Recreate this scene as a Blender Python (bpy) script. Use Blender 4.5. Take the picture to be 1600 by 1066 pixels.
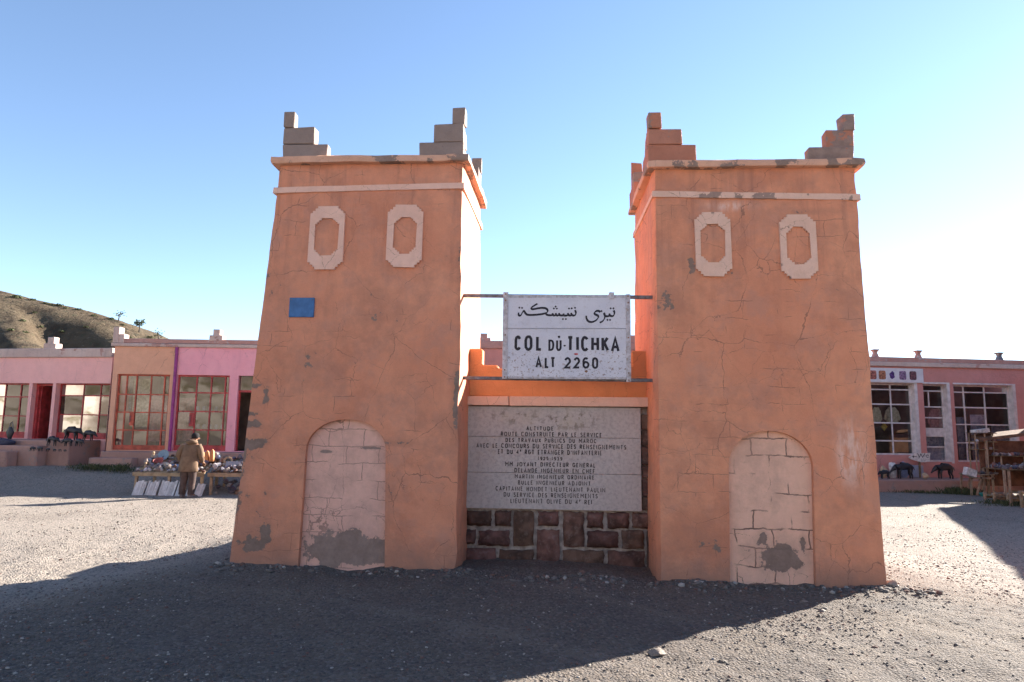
import bpy, bmesh, math, random
import numpy as np
from mathutils import Vector, Matrix, Euler

# ------------------------------------------------------------------ clear
for o in list(bpy.data.objects):
    bpy.data.objects.remove(o)
SC = bpy.context.scene
COL = SC.collection
random.seed(7)
RNG = np.random.default_rng(7)

# ------------------------------------------------------------------ camera
FPX = 1067.0
CAM = Vector((0, 0, 1.6))
PITCH, ROLL = math.radians(7.2), math.radians(0.7)
_r0 = Vector((1, 0, 0)); _u0 = Vector((0, -math.sin(PITCH), math.cos(PITCH)))
FWD = Vector((0, math.cos(PITCH), math.sin(PITCH)))
RIGHT = _r0 * math.cos(ROLL) + _u0 * math.sin(ROLL)
UP = _u0 * math.cos(ROLL) - _r0 * math.sin(ROLL)
cd = bpy.data.cameras.new('camera'); cam = bpy.data.objects.new('camera', cd); COL.objects.link(cam)
cd.sensor_width = 36.0; cd.lens = 36.0 * FPX / 1600.0; cd.clip_start = 0.05; cd.clip_end = 5000
M4 = Matrix((RIGHT, UP, -FWD)).transposed().to_4x4(); M4.translation = CAM
cam.matrix_world = M4
SC.camera = cam

# ------------------------------------------------------------------ light
SUN_EL = math.radians(22.8)
SUN_AZ = math.radians(53.0)          # clockwise from +Y
sun_dir = Vector((math.sin(SUN_AZ) * math.cos(SUN_EL), math.cos(SUN_AZ) * math.cos(SUN_EL), math.sin(SUN_EL)))
w = bpy.data.worlds.new('World'); SC.world = w; w.use_nodes = True
nt = w.node_tree; nt.nodes.clear()
sky = nt.nodes.new('ShaderNodeTexSky'); sky.sky_type = 'NISHITA'; sky.sun_disc = False
sky.sun_elevation = SUN_EL; sky.sun_rotation = SUN_AZ; sky.altitude = 2260
sky.air_density = 1.0; sky.dust_density = 0.25; sky.ozone_density = 1.2
bg = nt.nodes.new('ShaderNodeBackground'); bg.inputs['Strength'].default_value = 0.066
wo = nt.nodes.new('ShaderNodeOutputWorld')
nt.links.new(sky.outputs[0], bg.inputs[0]); nt.links.new(bg.outputs[0], wo.inputs[0])
sl = bpy.data.lights.new('sun', 'SUN'); sl.energy = 4.7; sl.angle = math.radians(0.53); sl.color = (1.0, 0.93, 0.83)
so = bpy.data.objects.new('sun', sl); COL.objects.link(so)
so.rotation_euler = (-sun_dir).to_track_quat('-Z', 'Y').to_euler(); so.location = (20, 15, 30)
SC.cycles.max_bounces = 6; SC.cycles.diffuse_bounces = 3; SC.cycles.glossy_bounces = 2; SC.cycles.transparent_max_bounces = 6
SC.cycles.use_adaptive_sampling = True; SC.cycles.adaptive_threshold = 0.02
SC.view_settings.view_transform = 'Standard'; SC.view_settings.look = 'None'
SC.view_settings.exposure = 2.3; SC.view_settings.gamma = 1.0; SC.view_settings.use_curve_mapping = False

# ------------------------------------------------------------------ helpers
def ray(px, py):
    d = FWD * FPX + RIGHT * (px - 800.0) - UP * (py - 533.0)
    return d.normalized()
def on_plane(px, py, p, n):
    d = ray(px, py); t = (p - CAM).dot(n) / d.dot(n)
    return CAM + d * t
def at_y(px, py, y):
    return on_plane(px, py, Vector((0, y, 0)), Vector((0, 1, 0)))

def tag(o, label=None, cat=None, group=None, kind=None):
    if label: o['label'] = label
    if cat: o['category'] = cat
    if group: o['group'] = group
    if kind or cat: o['kind'] = kind or 'thing'
    return o
def empty(name, loc=(0, 0, 0), rz=0.0):
    o = bpy.data.objects.new(name, None); COL.objects.link(o)
    o.location = loc; o.rotation_euler = (0, 0, rz); o.empty_display_size = 0.2
    return o
def link_mesh(name, me, m=None, parent=None, loc=(0, 0, 0), rot=(0, 0, 0), scale=(1, 1, 1)):
    o = bpy.data.objects.new(name, me); COL.objects.link(o)
    if m is not None and len(me.materials) == 0: me.materials.append(m)
    o.parent = parent; o.location = loc; o.rotation_euler = rot; o.scale = scale
    return o

class MB:
    """collects polygons, then builds ONE mesh object"""
    def __init__(s): s.v = []; s.f = []
    def add(s, vs, fs):
        b = len(s.v); s.v += [tuple(p) for p in vs]; s.f += [tuple(b + i for i in f) for f in fs]
    def box(s, x0, x1, y0, y1, z0, z1, j=0.0):
        vs = [(x, y, z) for z in (z0, z1) for y in (y0, y1) for x in (x0, x1)]
        if j: vs = [(a + random.uniform(-j, j), b + random.uniform(-j, j), c + random.uniform(-j, j)) for a, b, c in vs]
        s.add(vs, [(0, 2, 3, 1), (4, 5, 7, 6), (0, 1, 5, 4), (2, 6, 7, 3), (0, 4, 6, 2), (1, 3, 7, 5)])
        return s
    def bar(s, a, b, w, h=None, up=(0, 0, 1)):
        a = Vector(a); b = Vector(b); h = h or w; d = (b - a).normalized(); up = Vector(up)
        if abs(d.dot(up)) > .95: up = Vector((0, 1, 0))
        sx = d.cross(up).normalized() * w / 2; sz = sx.cross(d).normalized() * h / 2
        vs = [p + i * sx + j * sz for p in (a, b) for j in (-1, 1) for i in (-1, 1)]
        s.add(vs, [(0, 1, 3, 2), (4, 6, 7, 5), (0, 4, 5, 1), (2, 3, 7, 6), (0, 2, 6, 4), (1, 5, 7, 3)])
        return s
    def tube(s, pts, rs, n=8, cap=True):
        pts = [Vector(p) for p in pts]
        if not isinstance(rs, (list, tuple)): rs = [rs] * len(pts)
        rings = []; ref = None
        for i, p in enumerate(pts):
            d = (pts[min(i + 1, len(pts) - 1)] - pts[max(i - 1, 0)]).normalized()
            if ref is None: ref = Vector((0, 0, 1)) if abs(d.z) < .9 else Vector((1, 0, 0))
            a = d.cross(ref).normalized(); b = d.cross(a).normalized(); ref = -b if b.dot(ref) < 0 else b
            a = d.cross(ref).normalized(); b = d.cross(a).normalized()
            rings.append([p + (a * math.cos(t) + b * math.sin(t)) * rs[i] for t in [2 * math.pi * k / n for k in range(n)]])
        s.loft(rings, cap)
        return s
    def loft(s, rings, cap=True, closed=True):
        n = len(rings[0]); vs = [p for r in rings for p in r]; fs = []
        for i in range(len(rings) - 1):
            for k in range(n if closed else n - 1):
                k2 = (k + 1) % n
                fs.append((i * n + k, i * n + k2, (i + 1) * n + k2, (i + 1) * n + k))
        if cap:
            fs.append(tuple(range(n - 1, -1, -1))); fs.append(tuple((len(rings) - 1) * n + k for k in range(n)))
        s.add(vs, fs); return s
    def prism(s, poly, d):
        """poly: 3-D points, d: extrusion vector"""
        d = Vector(d); n = len(poly); vs = [Vector(p) for p in poly] + [Vector(p) + d for p in poly]
        s.add(vs, [tuple(range(n - 1, -1, -1)), tuple(range(n, 2 * n))] + [(k, (k + 1) % n, n + (k + 1) % n, n + k) for k in range(n)])
        return s
    def mesh(s, name='m', smooth=None):
        me = bpy.data.meshes.new(name); me.from_pydata([tuple(p) for p in s.v], [], s.f); me.update()
        bm = bmesh.new(); bm.from_mesh(me); bmesh.ops.recalc_face_normals(bm, faces=bm.faces); bm.to_mesh(me); bm.free()
        if smooth is not None:
            me.shade_smooth(); me.set_sharp_from_angle(angle=math.radians(smooth))
        return me
    def build(s, name, m, parent=None, smooth=None, bevel=0, loc=(0, 0, 0), rot=(0, 0, 0)):
        me = s.mesh(name, smooth); me.materials.append(m)
        if bevel:
            bm = bmesh.new(); bm.from_mesh(me)
            bmesh.ops.bevel(bm, geom=[e for e in bm.edges if e.calc_length() > bevel * 2.5], offset=bevel, segments=1, affect='EDGES', clamp_overlap=True)
            bm.to_mesh(me); bm.free()
        return link_mesh(name, me, None, parent, loc, rot)

def offs(mb, base):
    mb.v = [(x - base[0], y - base[1], z - base[2]) for x, y, z in mb.v]; return mb

# numpy value noise
def _h(ix, iy, seed):
    n = (ix.astype(np.int64) * 374761393 + iy.astype(np.int64) * 668265263 + seed * 982451653) & 0xffffffff
    n = ((n ^ (n >> 13)) * 1274126177) & 0xffffffff
    return ((n ^ (n >> 16)) & 0xffff) / 65535.0
def vnoise(x, y, seed=0):
    ix = np.floor(x); iy = np.floor(y); fx = x - ix; fy = y - iy
    fx = fx * fx * (3 - 2 * fx); fy = fy * fy * (3 - 2 * fy)
    a = _h(ix, iy, seed); b = _h(ix + 1, iy, seed); c = _h(ix, iy + 1, seed); d = _h(ix + 1, iy + 1, seed)
    return (a + (b - a) * fx) * (1 - fy) + (c + (d - c) * fx) * fy
def fbm(x, y, seed=0, oct=4, gain=.5):
    t = 0; a = 1; s = 0
    for i in range(oct):
        t = t + a * (vnoise(x * 2 ** i + i * 17.3, y * 2 ** i - i * 9.1, seed + i) - .5); s += a; a *= gain
    return t / s
def sstep(a, b, x):
    t = np.clip((x - a) / (b - a), 0, 1); return t * t * (3 - 2 * t)

def skin_mesh(verts, edges, root=0, sub=2, name='skin'):
    me = bpy.data.meshes.new(name); me.from_pydata([v[:3] for v in verts], edges, [])
    o = bpy.data.objects.new(name, me); COL.objects.link(o)
    sk = o.modifiers.new('s', 'SKIN'); sk.use_smooth_shade = True
    for i, v in enumerate(verts):
        r = v[3]; me.skin_vertices[0].data[i].radius = (r if not isinstance(r, tuple) else r[0], r if not isinstance(r, tuple) else r[1])
        me.skin_vertices[0].data[i].use_root = (i == root)
    if sub:
        sb = o.modifiers.new('b', 'SUBSURF'); sb.levels = sub; sb.render_levels = sub
    dg = bpy.context.evaluated_depsgraph_get(); dg.update()
    out = bpy.data.meshes.new_from_object(o.evaluated_get(dg)); out.shade_smooth()
    bpy.data.objects.remove(o); return out

# ------------------------------------------------------------------ materials
def srgb(r, g, b):
    f = lambda c: (c / 255 / 12.92) if c / 255 <= .04045 else ((c / 255 + .055) / 1.055) ** 2.4
    return (f(r), f(g), f(b), 1)
class NG:
    def __init__(s, name):
        s.m = bpy.data.materials.new(name); s.m.use_nodes = True; s.t = s.m.node_tree; s.t.nodes.clear()
        s.out = s.t.nodes.new('ShaderNodeOutputMaterial'); s.b = s.t.nodes.new('ShaderNodeBsdfPrincipled')
        s.t.links.new(s.b.outputs[0], s.out.inputs[0]); s.tc = s.t.nodes.new('ShaderNodeTexCoord'); s.obj = s.tc.outputs['Object']
    def set(s, sock, v):
        if v is None: return
        if hasattr(v, 'links') or isinstance(v, bpy.types.NodeSocket): s.t.links.new(v, sock)
        else:
            if isinstance(v, (tuple, list)) and len(v) == 3 and sock.type == 'RGBA': v = tuple(v) + (1,)
            sock.default_value = v
    def n(s, t, **k):
        nd = s.t.nodes.new(t)
        for a, b in k.items(): setattr(nd, a, b)
        return nd
    def mapping(s, vec=None, loc=(0, 0, 0), rot=(0, 0, 0), sc=(1, 1, 1)):
        nd = s.n('ShaderNodeMapping'); s.set(nd.inputs[0], vec or s.obj); nd.inputs[1].default_value = loc; nd.inputs[2].default_value = rot; nd.inputs[3].default_value = sc
        return nd.outputs[0]
    def noise(s, scale, detail=4, rough=.55, vec=None, dist=0, col=False):
        nd = s.n('ShaderNodeTexNoise'); s.set(nd.inputs['Vector'], vec or s.obj); nd.inputs['Scale'].default_value = scale
        nd.inputs['Detail'].default_value = detail; nd.inputs['Roughness'].default_value = rough; nd.inputs['Distortion'].default_value = dist
        return nd.outputs['Color' if col else 'Fac']
    def math(s, op, a, b=0.0, c=None, clamp=False):
        nd = s.n('ShaderNodeMath', operation=op); nd.use_clamp = clamp; s.set(nd.inputs[0], a); s.set(nd.inputs[1], b)
        if c is not None: s.set(nd.inputs[2], c)
        return nd.outputs[0]
    def mix(s, fac, a, b, blend='MIX'):
        nd = s.n('ShaderNodeMix', data_type='RGBA', blend_type=blend); s.set(nd.inputs[0], fac); s.set(nd.inputs[6], a); s.set(nd.inputs[7], b)
        return nd.outputs[2]
    def mr(s, v, a, b, c=0.0, d=1.0, smooth=True):
        nd = s.n('ShaderNodeMapRange'); nd.interpolation_type = 'SMOOTHSTEP' if smooth else 'LINEAR'
        s.set(nd.inputs[0], v); nd.inputs[1].default_value = a; nd.inputs[2].default_value = b; nd.inputs[3].default_value = c; nd.inputs[4].default_value = d
        return nd.outputs[0]
    def vor(s, scale, vec=None, feature='DISTANCE_TO_EDGE', out='Distance'):
        nd = s.n('ShaderNodeTexVoronoi', feature=feature); s.set(nd.inputs['Vector'], vec or s.obj); nd.inputs['Scale'].default_value = scale
        return nd.outputs[out]
    def vadd(s, a, b, scale=None):
        if scale is not None:
            q = s.n('ShaderNodeVectorMath', operation='SCALE'); s.set(q.inputs[0], b); q.inputs['Scale'].default_value = scale; b = q.outputs[0]
        nd = s.n('ShaderNodeVectorMath', operation='ADD'); s.set(nd.inputs[0], a); s.set(nd.inputs[1], b); return nd.outputs[0]
    def distort(s, amt, scale, vec=None, detail=3):
        vec = vec or s.obj; c = s.noise(scale, detail, .6, vec, col=True)
        return s.vadd(s.vadd(vec, (-.5 * amt,) * 3), c, amt)
    def xyz(s, vec=None):
        nd = s.n('ShaderNodeSeparateXYZ'); s.set(nd.inputs[0], vec or s.obj); return nd.outputs
    def bump(s, h, strength=.3, dist=.01, norm=None):
        nd = s.n('ShaderNodeBump'); s.set(nd.inputs['Height'], h); nd.inputs['Strength'].default_value = strength; nd.inputs['Distance'].default_value = dist
        if norm is not None: s.set(nd.inputs['Normal'], norm)
        return nd.outputs[0]
    def done(s, col=None, rough=.8, normal=None, spec=.3, metal=0.0):
        if col is not None: s.set(s.b.inputs['Base Color'], col)
        s.set(s.b.inputs['Roughness'], rough); s.set(s.b.inputs['Specular IOR Level'], spec); s.set(s.b.inputs['Metallic'], metal)
        if normal is not None: s.set(s.b.inputs['Normal'], normal)
        return s.m
    def blobs(s, lst, vec=None):
        """sum of soft blobs in the x/z plane of the object: (x, z, rx, rz, amp)"""
        X = s.xyz(vec); acc = None
        for (cx, cz, rx, rz, amp) in lst:
            dx = s.math('MULTIPLY', s.math('SUBTRACT', X[0], cx), 1 / rx); dz = s.math('MULTIPLY', s.math('SUBTRACT', X[2], cz), 1 / rz)
            d = s.math('SQRT', s.math('ADD', s.math('MULTIPLY', dx, dx), s.math('MULTIPLY', dz, dz)))
            k = s.mr(d, 0.0, 1.0, amp, 0.0)
            acc = k if acc is None else s.math('ADD', acc, k)
        return acc

def simple(name, col, rough=.8, var=.25, scale=6, bump=.2, bscale=60, spec=.3, metal=0.0, rand=0.0, dirt=None):
    g = NG(name); n1 = g.noise(scale, 5); c = g.mix(g.mr(n1, .3, .7), tuple(x * (1 - var) for x in col[:3]) + (1,), tuple(min(1, x * (1 + var)) for x in col[:3]) + (1,))
    if dirt:
        c = g.mix(g.math('MULTIPLY', g.mr(g.noise(scale * 2.3, 8, .7), .5, .68), dirt[1]), c, dirt[0])
    if rand:
        oi = g.n('ShaderNodeObjectInfo'); hs = g.n('ShaderNodeHueSaturation'); g.set(hs.inputs['Color'], c)
        g.set(hs.inputs['Value'], g.mr(oi.outputs['Random'], 0, 1, 1 - rand, 1 + rand, False))
        g.set(hs.inputs['Hue'], g.mr(g.math('FRACT', g.math('MULTIPLY', oi.outputs['Random'], 7.31)), 0, 1, .5 - rand * .05, .5 + rand * .05, False)); c = hs.outputs[0]
    nb = g.bump(g.noise(bscale, 4), bump, .01) if bump else None
    return g.done(c, rough, nb, spec, metal)

def plaster(name, base, light, peel=(.17, .125, .10, 1), blobs=(), thr=.66, cracks=1.0, joints=0.0, peel_edge=.0, rough=.78, stain=.35, seed=0.0, scale=1.0, white=(), weather=False, jw=.0035):
    g = NG(name); v0 = g.mapping(loc=(seed, seed * .7, seed * 1.3))
    big = g.noise(.9 * scale, 6, .6, v0); c = g.mix(g.mr(big, .3, .72), base, light)
    c = g.mix(g.math('MULTIPLY', g.mr(g.noise(5 * scale, 6, .6, v0), .35, .75), .35), c, tuple(x * .78 for x in base[:3]) + (1,))
    # run-down streaks
    st = g.noise(1.0, 5, .6, g.mapping(v0, sc=(5, 5, .6))); c = g.mix(g.math('MULTIPLY', g.mr(st, .52, .8), stain), c, tuple(x * f for x, f in zip(base[:3], (.62, .66, .72))) + (1,))
    c = g.mix(g.math('MULTIPLY', g.mr(g.noise(140, 3), .35, .7), .16), c, tuple(min(1, x * 1.35) for x in light[:3]) + (1,))
    if white:
        wb = g.math('MULTIPLY', g.blobs(white), g.mr(g.noise(3, 6, .7, g.mapping(v0, sc=(5, 1, 1.2))), .35, .62)); c = g.mix(g.math('MINIMUM', wb, .75), c, (.80, .56, .46, 1))
    if weather:
        c = g.mix(g.math('MULTIPLY', g.mr(g.noise(2.6, 7, .68, g.mapping(v0, loc=(3, 8, 1))), .46, .66), .34), c, (.42, .235, .185, 1))
        c = g.mix(g.math('MULTIPLY', g.mr(g.noise(1.3, 8, .7, g.mapping(v0, loc=(13, 2, 7))), .50, .64), .38), c, tuple(x * f for x, f in zip(base[:3], (.70, .66, .66))) + (1,))
        Zc = g.xyz(); splash = g.math('MULTIPLY', g.mr(g.math('ADD', Zc[2], g.math('MULTIPLY', g.noise(5, 5, .65, v0), -.5)), -.25, .18, 1.0, 0.0), .6); c = g.mix(splash, c, (.26, .165, .125, 1))
        c = g.mix(g.math('MULTIPLY', g.math('MULTIPLY', g.mr(Zc[2], 2.6, 4.6), g.mr(g.noise(1.0, 5, .65, g.mapping(v0, sc=(7, 7, .5))), .48, .70)), .42), c, (.28, .125, .09, 1))
    # cracks: wandering fine lines
    dv2 = g.distort(.24, 2.4, v0, 7)
    e = g.vor(1.15 * scale, dv2); wdt = g.mr(g.noise(2.1, 3, .6, v0), .36, .75, .0, .006)
    cr = g.math('LESS_THAN', e, wdt)
    e2 = g.vor(3.1 * scale, dv2); cr2 = g.math('LESS_THAN', e2, g.mr(g.noise(1.4, 3, .6, g.mapping(v0, loc=(5, 3, 9))), .46, .78, .0, .010))
    crk = g.math('MAXIMUM', cr, cr2)
    if joints:
        bv = g.n('ShaderNodeCombineXYZ'); X = g.xyz(g.distort(.13, 2.5, v0, 6)); g.set(bv.inputs[0], X[0]); g.set(bv.inputs[1], X[2])
        br = g.n('ShaderNodeTexBrick'); g.set(br.inputs['Vector'], bv.outputs[0]); br.inputs['Scale'].default_value = 1.0
        br.inputs['Mortar Size'].default_value = jw; br.inputs['Mortar Smooth'].default_value = 0; br.inputs['Brick Width'].default_value = .40; br.inputs['Row Height'].default_value = .20
        jm = g.math('MULTIPLY', g.mr(br.outputs['Fac'], .4, .6), g.mr(g.noise(2.2, 3, .6, g.mapping(v0, loc=(1, 7, 2))), .62 - .22 * joints, .70 - .22 * joints))
        crk = g.math('MAXIMUM', crk, jm)
    crk = g.math('MULTIPLY', crk, cracks)
    c = g.mix(g.math('MULTIPLY', crk, .62 if jw < .005 else .75), c, (.13, .075, .055, 1))
    # peeling down to render
    pn = g.noise(1.7, 7, .66, v0); 
    if blobs:
        pn = g.math('ADD', g.math('MULTIPLY', g.math('SUBTRACT', pn, .5), .75), .5); nrm = g.xyz(g.tc.outputs['Normal']); fm = g.mr(g.math('MULTIPLY', nrm[1], -1.0), .5, .85)
        pn = g.math('ADD', g.math('ADD', pn, g.math('MULTIPLY', g.math('SUBTRACT', g.noise(8, 6, .68, v0), .5), .34)), g.math('MULTIPLY', g.blobs(blobs), fm))
        # dusty, half-worn paint round the bare places
        c = g.mix(g.math('MULTIPLY', g.mr(g.math('ADD', pn, g.math('MULTIPLY', g.math('SUBTRACT', big, .5), .5)), thr - .20, thr + .03), .55), c, tuple(.55 * a + .45 * b for a, b in zip(base[:3], peel[:3])) + (1,))
    pk = g.mr(pn, thr, thr + .012, 0, 1)
    pc = g.mix(g.mr(g.noise(9, 6, .65), .3, .7), peel, tuple(x * 1.45 for x in peel[:3]) + (1,))
    c = g.mix(g.math('MULTIPLY', pk, .9), c, pc)
    h = g.noise(9, 5, .72)
    return g.done(c, rough, g.bump(h, .8, .02), .35)

MT = {}
TERRA = (.645, .25, .14, 1); TERRAL = (.745, .325, .19, 1)
# ------------------------------------------------------------------ monument frame
YAW = math.radians(-3.9)
WD = Vector((math.cos(YAW), math.sin(YAW), 0)); DD = Vector((-math.sin(YAW), math.cos(YAW), 0)); ZZ = Vector((0, 0, 1))
ORG = Vector((0.51, 7.95, 0))
BAT = 0.04
def Wm(u, v, z): return ORG + WD * u + DD * v + ZZ * z
def loc_m(p):
    q = p - ORG; return q.dot(WD), q.dot(DD), q.z
def Fp(px, py, v0=0.0, bat=BAT):
    """pixel -> (u, z) on the battered plane v = v0 + bat*z of the monument"""
    n = DD - ZZ * bat; q = on_plane(px, py, ORG + DD * v0, n); u, v, z = loc_m(q); return u, z
def front(u, z, off=0.0): return (u, BAT * z - off, z)

# ------------------------------------------------------------------ ground
def zg(x, y):
    x = np.asarray(x, float); y = np.asarray(y, float)
    qx = x - ORG.x; qy = y - ORG.y
    u = qx * WD.x + qy * WD.y; v = qx * DD.x + qy * DD.y
    dx = np.maximum(np.maximum(-3.9 - u, u - 3.9), 0); dy = np.maximum(np.maximum(-.7 - v, v - 2.6), 0)
    d = np.sqrt(dx * dx + dy * dy); s = sstep(.15, 2.0, d)
    k = .06 + .24 * sstep(6.2, 8.8, y + np.maximum(0, -x - 3.2) * .8)
    z = -s * k
    z = z - .1 * sstep(10, 20, y) * sstep(2, 12, x)
    # trodden bank along the foot of the monument
    bank = np.exp(-((v + .12) / .30) ** 2) * sstep(-4.0, -3.4, u) * (1 - sstep(3.3, 4.1, u))
    z = z + bank * (.0 + .12 * fbm(x * 2.2, y * 2.2, 31, 4))
    z = z - (.03 + .06 * sstep(0.2, 1.2, u)) * (1 - s) 
    z = z + .56 * sstep(18.7, 20.9, y) * sstep(-5.0, -8.0, x)
    near = 1 - sstep(14, 30, np.sqrt(x * x + y * y))
    z = z + .07 * fbm(x * .35, y * .35, 3, 3) * sstep(.3, 2.5, d) + near * (.06 * fbm(x * 1.7, y * 1.7, 11, 4) + .034 * fbm(x * 7, y * 7, 19, 3) + .014 * fbm(x * 14, y * 14, 23, 2))
    return z
def zg1(x, y): return float(zg(np.array([x]), np.array([y]))[0])
def axis(lo, hi, step, far, grow):
    a = list(np.arange(lo, hi, step)); s = step; p = a[-1]
    while p < far: s *= grow; p += s; a.append(p)
    s = step; p = a[0]; b = []
    while p > -far: s *= grow; p -= s; b.append(p)
    return np.array(b[::-1] + a)
gx = axis(-6.5, 6.5, .045, 1500, 1.09); gy = axis(3.2, 10.6, .04, 1500, 1.09)
GX, GY = np.meshgrid(gx, gy); GZ = zg(GX, GY)
nx, ny = len(gx), len(gy)
me = bpy.data.meshes.new('ground')
vs = np.stack([GX, GY, GZ], -1).reshape(-1, 3)
ii = (np.arange(ny - 1)[:, None] * nx + np.arange(nx - 1)[None, :]).reshape(-1)
fs = np.stack([ii, ii + 1, ii + 1 + nx, ii + nx], -1)
me.vertices.add(len(vs)); me.vertices.foreach_set('co', vs.ravel())
me.loops.add(fs.size); me.loops.foreach_set('vertex_index', fs.ravel())
me.polygons.add(len(fs)); me.polygons.foreach_set('loop_start', np.arange(0, fs.size, 4)); me.polygons.foreach_set('loop_total', np.full(len(fs), 4))
me.update(); me.validate(); me.shade_smooth()
g = NG('gravel_ground')
c = g.mix(g.mr(g.noise(.22, 5, .6), .35, .65), (.172, .134, .103, 1), (.122, .10, .086, 1))
c = g.mix(g.math('MULTIPLY', g.mr(g.noise(1.6, 7, .65), .48, .72), .6), c, (.20, .165, .135, 1))
c = g.mix(g.math('MULTIPLY', g.mr(g.noise(.5, 4, .6, g.mapping(loc=(9, 4, 0), sc=(1, 2.2, 1))), .5, .7), .5), c, (.085, .078, .078, 1))
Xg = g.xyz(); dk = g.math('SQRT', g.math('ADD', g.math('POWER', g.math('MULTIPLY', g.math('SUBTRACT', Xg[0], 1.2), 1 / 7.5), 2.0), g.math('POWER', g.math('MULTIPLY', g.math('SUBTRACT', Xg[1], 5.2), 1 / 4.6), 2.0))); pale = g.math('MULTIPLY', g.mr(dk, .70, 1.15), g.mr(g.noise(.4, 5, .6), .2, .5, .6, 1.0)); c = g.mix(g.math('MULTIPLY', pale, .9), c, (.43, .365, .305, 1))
for (tx, ty, tr) in ((-6.0, -3.0, 10.6), (-6.0, -3.0, 12.1), (9.0, 1.0, 6.2), (9.0, 1.0, 7.7), (2.0, 22.0, 8.3), (2.0, 22.0, 9.8)):     # worn wheel tracks
    dd_ = g.math('ABSOLUTE', g.math('SUBTRACT', g.math('SQRT', g.math('ADD', g.math('POWER', g.math('SUBTRACT', Xg[0], tx), 2.0), g.math('POWER', g.math('SUBTRACT', Xg[1], ty), 2.0))), tr)); c = g.mix(g.math('MULTIPLY', g.mr(g.math('ADD', dd_, g.math('MULTIPLY', g.noise(2.0, 2), .25)), .05, .36, .38, 0.0), 1.0), c, (.27, .22, .175, 1))
vv = g.n('ShaderNodeTexVoronoi', feature='F1'); g.set(vv.inputs['Vector'], g.obj); vv.inputs['Scale'].default_value = 42
pb = g.mr(vv.outputs['Distance'], .0, .75, 1.0, 0.0)
sepc = g.n('ShaderNodeSeparateColor'); g.set(sepc.inputs[0], vv.outputs['Color'])
c = g.mix(g.math('MULTIPLY', g.mr(sepc.outputs[0], .55, 1.0), .55), c, (.26, .225, .205, 1))
c = g.mix(g.math('MULTIPLY', g.mr(sepc.outputs[1], .6, 1.0), .6), c, (.055, .05, .05, 1))
v2 = g.vor(140, feature='F1'); c = g.mix(g.math('MULTIPLY', g.mr(v2, .25, .6), .3), c, (.06, .055, .052, 1))
hgt = g.math('ADD', g.math('MULTIPLY', pb, .8), g.math('ADD', g.math('MULTIPLY', g.mr(v2, 0, .7, 1, 0), .3), g.math('MULTIPLY', g.noise(9, 3), .8)))
MT['ground'] = g.done(c, .92, g.bump(hgt, .9, .02), .25)
me.materials.append(MT['ground'])
ground = link_mesh('ground', me); tag(ground, kind='structure')

# loose stones on the ground: one uncountable mass of real pebbles
def rock_proto(seed, sub=1, rough=.25):
    bm = bmesh.new(); bmesh.ops.create_icosphere(bm, subdivisions=sub, radius=1); r = random.Random(seed)
    k = [Vector((r.uniform(-1, 1), r.uniform(-1, 1), r.uniform(-1, 1))).normalized() for _ in range(5)]
    for v in bm.verts:
        for q in k:
            dd = v.co.dot(q)
            if dd > .55: v.co -= q * (dd - .55) * .9
        v.co *= 1 + r.uniform(-rough, rough) * .4
    bm.verts.ensure_lookup_table()
    V = np.array([v.co[:] for v in bm.verts]); F = np.array([[v.index for v in f.verts] for f in bm.faces]); bm.free(); return V, F
def stones(name, xs, ys, rs, mat_, zoff=0.0, seed=0, zf=zg, sub=1):
    protos = [rock_proto(seed + i, sub) for i in range(8)]; VV = []; FF = []; b = 0
    zz = zf(xs, ys)
    for i in range(len(xs)):
        V, F = protos[i % 8]; a = random.uniform(0, 6.28); ca, sa = math.cos(a), math.sin(a)
        s3 = np.array([random.uniform(.75, 1.3), random.uniform(.7, 1.1), random.uniform(.45, .8)]) * rs[i]
        P = V * s3; P = np.stack([P[:, 0] * ca - P[:, 1] * sa, P[:, 0] * sa + P[:, 1] * ca, P[:, 2]], -1) + np.array([xs[i], ys[i], zz[i] + zoff + rs[i] * .15])
        VV.append(P); FF.append(F + b); b += len(V)
    me = bpy.data.meshes.new(name); V = np.concatenate(VV); F = np.concatenate(FF)
    me.vertices.add(len(V)); me.vertices.foreach_set('co', V.ravel()); me.loops.add(F.size); me.loops.foreach_set('vertex_index', F.ravel())
    me.polygons.add(len(F)); me.polygons.foreach_set('loop_start', np.arange(0, F.size, 3)); me.polygons.foreach_set('loop_total', np.full(len(F), 3)); me.update(); me.validate()
    me.materials.append(mat_); o = link_mesh(name, me); return o
g = NG('loose_stone'); wn = g.n('ShaderNodeTexWhiteNoise'); 
geo = g.n('ShaderNodeNewGeometry'); rr = geo.outputs['Random Per Island']
c = g.mix(g.mr(rr, 0, 1, 0, 1, False), (.085, .076, .072, 1), (.20, .17, .148, 1)); c = g.mix(g.math('LESS_THAN', rr, .10), c, (.36, .32, .28, 1)); c = g.mix(g.math('GREATER_THAN', rr, .86), c, (.17, .10, .08, 1))
MT['stone'] = g.done(c, .9, g.bump(g.noise(120, 4), .4, .004), .25)
N = 90000
t = RNG.random(N); ys_ = 3.4 + 16.6 * t ** 1.9; xs_ = (RNG.random(N) * 2 - 1) * (ys_ * .78 + .6)
keep = np.ones(N, bool)
qx = xs_ - ORG.x; qy = ys_ - ORG.y; uu = qx * WD.x + qy * WD.y; vv_ = qx * DD.x + qy * DD.y
keep &= ~((np.abs(uu) < 3.75) & (vv_ > -.02) & (vv_ < 2.6))
clump = fbm(xs_ * .8, ys_ * .8, 5, 3); keep &= RNG.random(N) < np.clip(.5 + 2.6 * clump, .12, 1)
xs_, ys_ = xs_[keep], ys_[keep]
rs_ = .005 + .012 * RNG.random(len(xs_)) ** 2.0 + .022 * (RNG.random(len(xs_)) > .988) * RNG.random(len(xs_))
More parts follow.
